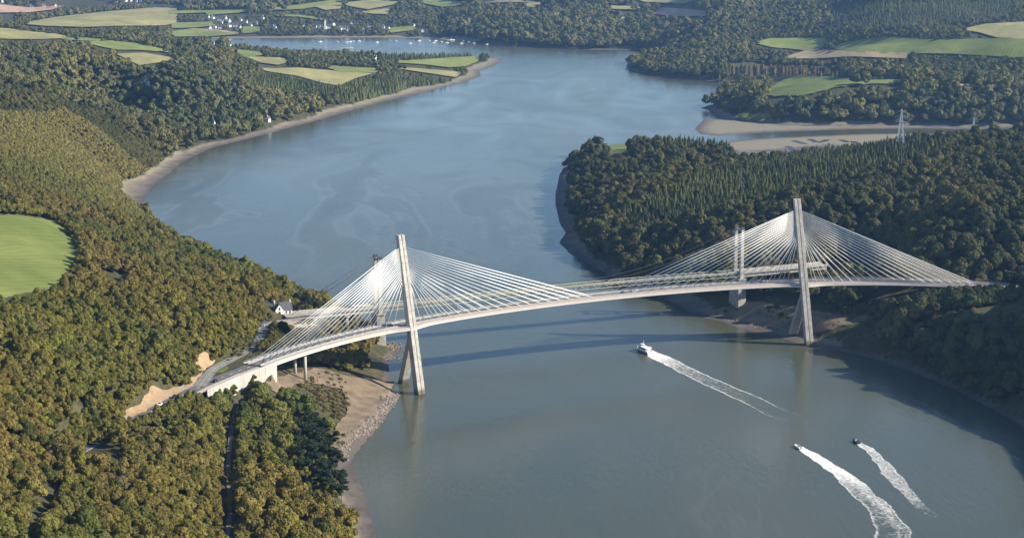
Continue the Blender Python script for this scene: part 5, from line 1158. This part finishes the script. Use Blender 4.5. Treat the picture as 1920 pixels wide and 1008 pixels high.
# ------------------------------------------------------------------ boats
def hull_rings(L_, B_, H_, n=9, bow=0.35):
    rings = []
    for i in range(n):
        u = i / (n - 1); x = -L_ / 2 + L_ * u; w = B_ / 2 * (1 - max(0, (u - (1 - bow)) / bow) ** 1.8 * 0.97) * (0.92 + 0.08 * min(1, u * 4)); sh = H_ * (1 + 0.28 * u ** 2.5); rings.append([(x, -w, sh), (x, -w * 0.86, 0.15 * H_), (x, 0, -0.35 * H_ * (1 - 0.6 * u)), (x, w * 0.86, 0.15 * H_), (x, w, sh), (x, 0, sh * 0.97)])
    return rings
def at_water(a, b_): p = at_z(a, b_, 0.0); return p
def heading(p, q): a, b_ = at_water(*p), at_water(*q); return math.atan2(b_[1] - a[1], b_[0] - a[0])
fp = at_water(1207, 659)
FE = thing('passenger_boat', 'white passenger boat with red stern trailing a long wake under the bridge', 'boat', tuple(fp), heading((1330, 705), (1212, 656)))
mb = MB(); mb.loft(hull_rings(17.5, 5.2, 1.7, 12)); mb.build('hull', M['boat_white'], FE)
mb = MB(); mb.loft([[(x, s * w, z) for s, z in ((-1, 0.1), (-1, 1.0), (1, 1.0), (1, 0.1))] for x, w in ((-8.7, 2.5), (-3, 2.62), (2, 2.62), (4.6, 2.3))]); mb.build('hull_band', M['boat_blue'], FE)
mb = MB(); mb.box((-0.6, 0, 2.8), (10.4, 4.3, 2.0), taper=0.94); cab = mb.build('cabin', M['boat_white'], FE)
mb = MB(); mb.box((-0.6, 0, 3.0), (9.6, 4.36, 0.85), taper=0.97); mb.build('window_band', M['glass'], cab)
mb = MB(); mb.box((-1.4, 0, 3.95), (12.2, 4.7, 0.22)); mb.build('roof_deck', M['boat_white'], FE)
mb = MB(); mb.box((2.2, 0, 4.75), (2.8, 3.2, 1.4), taper=0.82); wh = mb.build('wheelhouse', M['boat_white'], FE); mb = MB(); mb.box((2.2, 0, 4.95), (2.75, 3.1, 0.6), taper=0.9); mb.build('window_band', M['glass'], wh)
mb = MB(); mb.box((-7.2, 0, 1.85), (3.0, 4.7, 0.5)); mb.build('stern_deck', M['boat_white'], FE); mb = MB(); mb.box((-8.5, 0, 2.3), (0.25, 4.2, 0.45)); mb.build('stern_rail', M['boat_red'], FE); FE.scale = (0.92, 0.92, 0.92)
mb = MB(); mb.tube((0.3, 0, 4.0), (0.3, 0, 9.0), 0.09, 0.05); mb.tube((0.3, -0.9, 7.2), (0.3, 0.9, 7.2), 0.05); mb.build('mast', M['boat_white'], FE)
mb = MB()
for x in np.arange(-7.2, -2.9, 1.0):
    for s in (-2.2, 2.2): mb.tube((x, s, 4.05), (x, s, 4.95), 0.04, n=4)
for s in (-2.2, 2.2): mb.tube((-7.4, s, 4.95), (-2.9, s, 4.95), 0.045, n=4)
mb.tube((-7.4, -2.2, 4.95), (-7.4, 2.2, 4.95), 0.045, n=4); mb.build('railing', M['boat_white'], FE)
def person(label, group, loc, rz, jacket):
    # seated figure: hips, spine, head, arms forward, legs bent; one continuous skinned surface
    J = [(0, 0, 0.0), (0.03, 0, 0.28), (0.02, 0, 0.50), (0.04, 0, 0.60), (0.06, 0, 0.74), (0.05, 0, 0.86), (0.02, 0.19, 0.47), (0.18, 0.24, 0.24), (0.42, 0.16, 0.26), (0.02, -0.19, 0.47), (0.18, -0.24, 0.24), (0.42, -0.16, 0.26), (0.06, 0.10, -0.02), (0.46, 0.12, 0.02), (0.50, 0.12, -0.40), (0.64, 0.12, -0.44), (0.06, -0.10, -0.02), (0.46, -0.12, 0.02), (0.50, -0.12, -0.40), (0.64, -0.12, -0.44)]
    E = [(0, 1), (1, 2), (2, 3), (3, 4), (4, 5), (2, 6), (6, 7), (7, 8), (2, 9), (9, 10), (10, 11), (0, 12), (12, 13), (13, 14), (14, 15), (0, 16), (16, 17), (17, 18), (18, 19)]
    R_ = [0.16, 0.17, 0.17, 0.06, 0.105, 0.085, 0.075, 0.055, 0.04, 0.075, 0.055, 0.04, 0.09, 0.075, 0.05, 0.05, 0.09, 0.075, 0.05, 0.05]
    me = bpy.data.meshes.new('person'); me.from_pydata(J, E, []); me.materials.append(M[jacket]); o = bpy.data.objects.new('person', me); col.objects.link(o)
    md = o.modifiers.new('Skin', 'SKIN'); 
    for v, r_ in zip(me.skin_vertices[0].data, R_): v.radius = (r_, r_)
    me.skin_vertices[0].data[0].use_root = True; o.modifiers.new('Sub', 'SUBSURF').levels = 1; o.modifiers['Sub'].render_levels = 1
    o.location = loc; o.rotation_euler = (0, 0, rz); tag(o, label, 'person', group)
    mb = MB(); iv, if_ = ICO1; mb.add(np.array([0.07, 0, 0.80]) + iv * np.array([0.10, 0.085, 0.125]), if_); mb.build('face_and_hair', M['skin'], o, True); return o
def speedboat(name, label, at_px, h_from, h_to, colr, tube_m, people):
    p = at_water(*at_px); rz = heading(h_from, h_to); e = thing(name, label, 'boat', (p[0], p[1], 0.12), rz)
    mb = MB(); mb.loft(hull_rings(6.4, 2.1, 0.7, 10, 0.5)); mb.build('hull', M[colr], e)
    for s in (-1, 1):
        mb = MB(); pts = [(-3.2, s * 1.08, 0.72), (0.4, s * 1.08, 0.76), (2.0, s * 0.75, 0.86), (3.2, s * 0.08, 1.02)]
        for a, b_ in zip(pts[:-1], pts[1:]): mb.tube(a, b_, 0.27, 0.25, n=10)
        mb.build('side_tube', M[tube_m], e, True)
    mb = MB(); mb.box((0.2, 0, 1.15), (0.7, 0.8, 0.9), taper=0.8); con = mb.build('console', M['boat_white'], e); mb = MB(); mb.box((0.42, 0, 1.75), (0.08, 0.8, 0.4)); mb.build('windscreen', M['glass'], con)
    mb = MB(); mb.box((-0.9, 0, 0.95), (0.9, 0.6, 0.5)); mb.build('seat', M['rubber'], e)
    mb = MB(); mb.box((-3.35, 0, 1.0), (0.45, 0.45, 0.7), taper=0.8); mb.tube((-3.35, 0, 0.7), (-3.35, 0, -0.3), 0.1); mb.build('outboard_motor', M['dark_steel'], e)
    c, s_ = math.cos(rz), math.sin(rz)
    for (dx, dy, jk, lb) in people: person(lb, None, (p[0] + dx * c - dy * s_, p[1] + dx * s_ + dy * c, 1.36), rz, jk)
speedboat('speedboat', 'small white motorboat ahead of the widest wake at lower right', (1496, 839), (1530, 858), (1497, 839), 'boat_white', 'boat_white', [(-0.85, 0, 'jacket_dark', 'person in dark jacket steering the white motorboat')])
speedboat('inflatable_boat', 'small dark inflatable boat at lower right carrying a red figure', (1605, 829), (1630, 842), (1606, 829), 'rubber', 'rubber', [(-0.85, 0, 'jacket_red', 'person in red jacket steering the dark inflatable boat')])
MOOR = [(650, 80), (657, 79), (662, 78), (673, 78), (707, 80), (742, 78), (769, 82), (786, 77), (804, 77), (813, 81), (817, 77.5), (827, 79), (838, 81), (855, 75), (869, 78), (865, 82), (880, 79), (888, 82), (908, 81), (914, 84), (929, 83), (428, 75.5), (601, 79), (632, 79)]
proto = None
for n_, (a, b_) in enumerate(MOOR):
    p = at_water(a, b_)
    if proto is None:
        e = thing('moored_boat', 'small white boat moored off the far village', 'boat', group='white boats moored off the far village'); proto = e
        mb = MB(); mb.loft(hull_rings(8.5, 2.9, 1.2, 8)); mb.build('hull', M['boat_white'], e); mb = MB(); mb.box((0.2, 0, 1.7), (3.4, 1.9, 1.1), taper=0.8); mb.build('cabin', M['boat_white'], e); mb = MB(); mb.tube((0.8, 0, 1.2), (0.8, 0, 9.5), 0.08, 0.05); mb.build('mast', M['boat_white'], e)
    else: e = copy_tree(proto)
    e.location = (p[0], p[1], 0); e.rotation_euler = (0, 0, 0.25 + 0.3 * math.sin(n_ * 2.1)); e.scale = (1, 1, 1)
p = at_water(846, 76); e = copy_tree(proto); e.location = tuple(p); e.scale = (2.0, 2.0, 1.3); tag(e, 'largest pale vessel lying by the far village jetty', 'boat'); del e['group']
p = at_water(658, 90.3); e = copy_tree(proto); e.location = tuple(p); e.rotation_euler = (0, 0, 0.0); tag(e, 'small white motorboat crossing the far inlet with a thin wake', 'boat'); del e['group']

# ------------------------------------------------------------------ wakes
def foam_mat():
    m = bpy.data.materials.new('wake foam'); m.use_nodes = True; nt = m.node_tree; b = nt.nodes['Principled BSDF']; N = nt.nodes.new; L = nt.links.new
    b.inputs['Base Color'].default_value = (0.66, 0.66, 0.62, 1); b.inputs['Roughness'].default_value = 0.9; b.inputs['Specular IOR Level'].default_value = 0.1
    g = N('ShaderNodeNewGeometry'); a = N('ShaderNodeAttribute'); a.attribute_name = 'foam'
    n = N('ShaderNodeTexNoise'); n.inputs['Scale'].default_value = 0.30; n.inputs['Detail'].default_value = 8; n.inputs['Roughness'].default_value = 0.65; n.inputs['Distortion'].default_value = 1.5; L(g.outputs['Position'], n.inputs['Vector'])
    s = N('ShaderNodeMath'); s.operation = 'ADD'; L(a.outputs['Fac'], s.inputs[0]); L(n.outputs['Fac'], s.inputs[1])
    mr = N('ShaderNodeMapRange'); mr.inputs['From Min'].default_value = 0.86; mr.inputs['From Max'].default_value = 1.32; mr.clamp = True; L(s.outputs[0], mr.inputs['Value']); L(mr.outputs['Result'], b.inputs['Alpha'])
    return m
FOAM = foam_mat()
def wake(label, eL, eR, fn, n=150, k=22):
    a = smooth_line(np.array([at_water(*p) for p in eL]), 1.0); c = smooth_line(np.array([at_water(*p) for p in eR]), 1.0)
    ia, ic = np.linspace(0, len(a) - 1, n), np.linspace(0, len(c) - 1, n); pick = lambda q, i: np.stack([np.interp(i, np.arange(len(q)), q[:, d]) for d in range(2)], -1)
    A, Cc = pick(a, ia), pick(c, ic); V, fo = [], []; r = np.random.default_rng(3)
    wob = np.cumsum(r.normal(size=(n, 2)), axis=0) * 0.18; wob -= np.linspace(0, 1, n)[:, None] * wob[-1]
    for i in range(n):
        s = i / (n - 1)
        for j in range(k):
            t = j / (k - 1); p = A[i] * (1 - t) + Cc[i] * t; f = fn(s, t); V.append((p[0] + wob[i, 0], p[1] + wob[i, 1], 0.03 + 0.28 * max(0, min(1, f + 0.2)) * float(vnoise(np.array([p[0] * 0.6]), np.array([p[1] * 0.6]))[0]))); fo.append(f)
    F = [(i * k + j, i * k + j + 1, (i + 1) * k + j + 1, (i + 1) * k + j) for i in range(n - 1) for j in range(k - 1)]
    o = sheet('wake', V, F, FOAM, 'stuff'); o['label'] = label; at_ = o.data.attributes.new('foam', 'FLOAT', 'POINT'); at_.data.foreach_set('value', np.array(fo, np.float32))
def soft(t, w=0.1): return float(sstep(0, w, np.array(min(t, 1 - t))))
def ss1(a, b, x): return float(sstep(a, b, np.array(x)))
def f_ferry(s, t):
    edge = math.exp(-((min(t, 1 - t) - 0.10) / 0.07) ** 2) * (0.92 - 0.42 * s); core = 0.9 * math.exp(-s / 0.08) + 0.52 - 0.30 * s
    return max(edge, core) * soft(t, 0.08) - 0.20 * ss1(0.6, 1.0, s) - (1 - soft(t, 0.06)) * 0.4
def f_a(s, t):
    edge = math.exp(-((min(t, 1 - t) - 0.10) / 0.08) ** 2) * (0.85 - 0.25 * s); core = 0.82 - 0.38 * ss1(0.2, 0.55, s) - 0.17 * ss1(0.6, 1.0, s) + 0.16 * math.exp(-((t - 0.3) / 0.25) ** 2)
    return max(edge, core) * soft(t, 0.08) - (1 - soft(t, 0.06)) * 0.4
def f_b(s, t):
    edge = math.exp(-((min(t, 1 - t) - 0.12) / 0.09) ** 2) * (0.8 - 0.4 * s); core = 0.62 - 0.14 * s
    return max(edge, core) * soft(t, 0.08) - 0.22 * ss1(0.65, 1.0, s) - (1 - soft(t, 0.06)) * 0.4
wake('long double-edged white wake behind the passenger boat', [(1221, 655), (1262, 670), (1314, 695), (1372, 721), (1441, 750), (1500, 776), (1545, 795)], [(1212, 668), (1250, 686), (1310, 716), (1360, 740), (1435, 777), (1500, 798), (1545, 808)], f_ferry)
wake('broad churned wake behind the white motorboat', [(1503, 836), (1533, 849.5), (1584, 878), (1622, 901), (1646, 928), (1669, 942), (1694, 967), (1717, 992), (1714, 1015)], [(1496, 843), (1526, 864), (1555, 883), (1570, 898), (1588, 922), (1611, 942), (1632, 963), (1640, 986), (1632, 1015)], f_a)
wake('lacy narrowing wake behind the inflatable boat', [(1610, 827), (1638, 839), (1663, 860), (1683, 878), (1698, 897), (1712, 918), (1725, 932), (1756, 957), (1782, 988)], [(1603, 831), (1626, 848), (1644, 870), (1654, 889), (1667, 905), (1687, 922), (1702, 935), (1735, 963), (1762, 982)], f_b)
wake('thin white wake line across the far inlet', [(658, 90), (640, 89.6), (622, 89.4)], [(658, 90.8), (640, 90.8), (622, 90.6)], lambda s, t: (0.9 - 0.7 * s) * soft(t, 0.2), 40, 6)

# ------------------------------------------------------------------ tidal creeks in the mudflat
creek_mat = mat('wet creek mud', (0.035, 0.030, 0.024), 0.35, noise=0.3, nscale=0.2)
for n_, pts in enumerate(([(1488, 263.5), (1497, 266.5), (1511, 270)], [(1518, 260.5), (1526, 264), (1533, 267)], [(1533, 267), (1548, 264.5), (1552, 261)], [(1576, 262), (1584, 264), (1590, 267)], [(1476, 274), (1484, 276.5), (1488, 280.5)], [(1598, 265), (1606, 268), (1614, 270)])):
    ln_ = smooth_line(np.array([(*at_z(a, b_, 0.9)[:2], 0.0) for a, b_ in pts]), 4.0); ln_[:, 2] = np.maximum(ground(ln_[:, 0], ln_[:, 1]), 0) + 0.25
    ribbon(ln_, 4.0, 0.0, 'tidal_creek', creek_mat, label='dark wet creek cut into the tan mudflat')
# ------------------------------------------------------------------ cars
def car(label, loc, rz, paint):
    e = thing('car', label, 'car', loc, rz)
    rings = []
    for x, zb, zt, w in ((-2.1, 0.45, 0.72, 0.78), (-1.95, 0.30, 0.95, 0.86), (-1.0, 0.25, 0.98, 0.88), (0.6, 0.25, 0.95, 0.88), (1.6, 0.28, 0.82, 0.86), (2.05, 0.35, 0.68, 0.78)): rings.append([(x, -w, zb), (x, -w, zt - 0.08), (x, -w * 0.9, zt), (x, w * 0.9, zt), (x, w, zt - 0.08), (x, w, zb)])
    mb = MB(); mb.loft(rings); body = mb.build('body', paint, e)
    mb = MB(); mb.loft([[(x, -w, z0), (x, -w * 0.84, z1), (x, w * 0.84, z1), (x, w, z0)] for x, w, z0, z1 in ((-1.75, 0.80, 0.95, 0.98), (-1.1, 0.80, 0.94, 1.42), (0.1, 0.80, 0.94, 1.44), (0.9, 0.80, 0.92, 0.96))]); gh = mb.build('windows', M['glass'], e)
    mb = MB(); mb.box((-0.5, 0, 1.45), (1.35, 1.30, 0.05)); mb.build('roof', paint, e)
    for x in (-1.3, 1.28):
        for s in (-1, 1):
            mb = MB(); mb.tube((x, s * 0.72, 0.32), (x, s * 0.92, 0.32), 0.32, n=14); wl_ = mb.build('wheel', M['tyre'], e); mb = MB(); mb.tube((x, s * 0.92, 0.32), (x, s * 0.935, 0.32), 0.2, n=10); mb.build('rim', M['steel'], wl_)
    for s in (-1, 1): mb = MB(); mb.box((2.06, s * 0.55, 0.6), (0.06, 0.3, 0.14)); mb.build('headlight', M['paint'], e); mb = MB(); mb.box((-2.1, s * 0.6, 0.65), (0.06, 0.25, 0.16)); mb.build('tail_light', M['boat_red'], e)
    return e
P_black, P_white, P_grey, P_blue, P_silver = paint_mat('black car paint', (0.015, 0.015, 0.018)), paint_mat('white car paint', (0.75, 0.75, 0.74)), paint_mat('grey car paint', (0.2, 0.21, 0.22)), paint_mat('blue car paint', (0.05, 0.09, 0.2)), paint_mat('silver car paint', (0.5, 0.51, 0.52))
def on_road(line, pxx, off, dz=-0.04):
    p, _ = to_px(line[:, 0], line[:, 1], line[:, 2]); k = int(np.argmin(np.abs(p - pxx))); k = min(max(k, 1), len(line) - 2); t = line[k + 1] - line[k - 1]; t /= np.linalg.norm(t[:2]); return (line[k][0] - t[1] * off, line[k][1] + t[0] * off, line[k][2] + dz), math.atan2(t[1], t[0])
for pxx, off, flip, paint, lab in ((400, -1.8, 0, P_black, 'black car nearest the bridge on the left approach road'), (332, 1.8, 1, P_black, 'dark hatchback on the left approach road just ahead of a white car'), (304, 1.8, 1, P_white, 'white car farthest from the bridge on the left approach road')):
    l_, a_ = on_road(main_road, pxx, off); car(lab, l_, a_ + math.pi * flip, paint)
l_, a_ = on_road(side_road, 497, 1.0, 0); car('white and blue car parked beside the white house', l_, a_, P_silver)
dl = np.array([deck_pt(float(s), 7.5, 1.91) for s in ST])
for pxx, off, flip, paint, lab in ((1163, -1.8, 0, P_black, 'dark car at the middle of the bridge deck'), (1193, 1.8, 1, P_white, 'white van-like car just right of the dark car at mid-bridge'), (1281, 1.8, 1, P_silver, 'silver car between mid-bridge and the right pylon'), (1413, -1.8, 0, P_grey, 'grey car on the deck just left of the right pylon')):
    l_, a_ = on_road(dl, pxx, off, 0.0); car(lab, l_, a_ + math.pi * flip, paint)
for n_, (a, b_, paint, lab) in enumerate(((563, 612, P_blue, 'blue car parked in the gravel yard under the cables'), (571, 611, P_white, 'white car parked in the gravel yard under the cables'))):
    p = at_z(a, b_, 26.6); z = float(ground(p[0], p[1])[0]); car(lab, (p[0], p[1], z + 0.35), 0.6, paint)

# ------------------------------------------------------------------ power pylons and road furniture
def lattice(label, g, h, w):
    e = thing('power_pylon', label, 'pylon', tuple(g)); mb = MB()
    lv = [0, 0.16, 0.32, 0.46, 0.58, 0.68, 0.77, 0.85, 0.92, 1.0]; hw = lambda u: w / 2 * (1 - u) ** 1.15 + 0.35
    for u0, u1 in zip(lv[:-1], lv[1:]):
        a, b_ = hw(u0), hw(u1); z0, z1 = h * u0, h * u1; c0 = [(-a, -a, z0), (a, -a, z0), (a, a, z0), (-a, a, z0)]; c1 = [(-b_, -b_, z1), (b_, -b_, z1), (b_, b_, z1), (-b_, b_, z1)]
        for k in range(4): mb.tube(c0[k], c1[k], 0.26, n=4); mb.tube(c0[k], c1[(k + 1) % 4], 0.14, n=4); mb.tube(c0[(k + 1) % 4], c1[k], 0.14, n=4); mb.tube(c1[k], c1[(k + 1) % 4], 0.14, n=4)
    mb.build('lattice_mast', M['lattice'], e)
    for u, l in ((0.72, 5.0), (0.84, 6.2), (0.95, 4.2)):
        z = h * u; mb = MB()
        for s in (-1, 1): mb.tube((0, 0.4, z), (s * l, 0, z + 0.2), 0.12, n=4); mb.tube((0, -0.4, z), (s * l, 0, z + 0.2), 0.12, n=4); mb.tube((0, 0, z + 1.3), (s * l, 0, z + 0.2), 0.1, n=4); mb.tube((s * l, 0, z + 0.2), (s * l, 0, z - 1.6), 0.12, n=5)
        mb.build('cross_arm', M['lattice'], e)
lattice('tall pale lattice power pylon rising from the right bank wood', on_ground(1687, 291)[0], 46, 8.5)
lattice('smaller distant power pylon beyond the creek', on_ground(1825, 247)[0], 19, 4)
for a, b_, z, lab in ((475, 600, 29, 'white road sign post beside the side road near the house'), (486, 651, 35, 'white road sign post at the foot of the side road')):
    p = at_z(a, b_, z); g = float(ground(p[0], p[1])[0]); e = thing('road_sign', lab, 'sign', (p[0], p[1], g)); mb = MB(); mb.tube((0, 0, -0.3), (0, 0, 2.6), 0.06); mb.build('post', M['steel'], e); mb = MB(); mb.box((0, -0.06, 2.3), (0.9, 0.05, 0.9)); mb.build('sign_plate', M['paint'], e)
for q in (-14.0, 4.0):
    e_ = r0 + np.array([t0_[0], t0_[1], 0]) * q
    for off in (-5.2, 5.2):
        x, y = e_[0] - t0_[1] * off, e_[1] + t0_[0] * off; o = thing('gate_post', 'slim dark barrier frame post at the left end of the bridge', 'post', (x, y, float(e_[2]) - 0.2), math.atan2(t0_[1], t0_[0]), 'dark frame posts at the left bridge end'); mb = MB(); mb.tube((0, 0, 0), (0, 0, 3.4), 0.09); mb.build('post', M['dark_steel'], o); mb = MB(); mb.tube((0, 0, 3.3), (1.6, 0, 3.3), 0.07); mb.build('arm', M['dark_steel'], o)

# ------------------------------------------------------------------ haze
if HAZE > 0:
    m = bpy.data.materials.new('haze'); m.use_nodes = True; nt = m.node_tree; nt.nodes.remove(nt.nodes['Principled BSDF'])
    pv = nt.nodes.new('ShaderNodeVolumePrincipled'); pv.inputs['Color'].default_value = (0.30, 0.56, 1.0, 1); pv.inputs['Density'].default_value = HAZE; pv.inputs['Anisotropy'].default_value = 0.3
    nt.links.new(pv.outputs['Volume'], nt.nodes['Material Output'].inputs['Volume'])
    zt_ = 420.0; S = 60000
    mb = MB(); mb.box((0, 0, (zt_ - 6) / 2), (2 * S, 2 * S, zt_ + 6)); o = mb.build('haze', m); tag(o, 'thin blue haze over the valley', kind='stuff')
scene.cycles.volume_bounces = 0
scene.cycles.max_bounces = 6
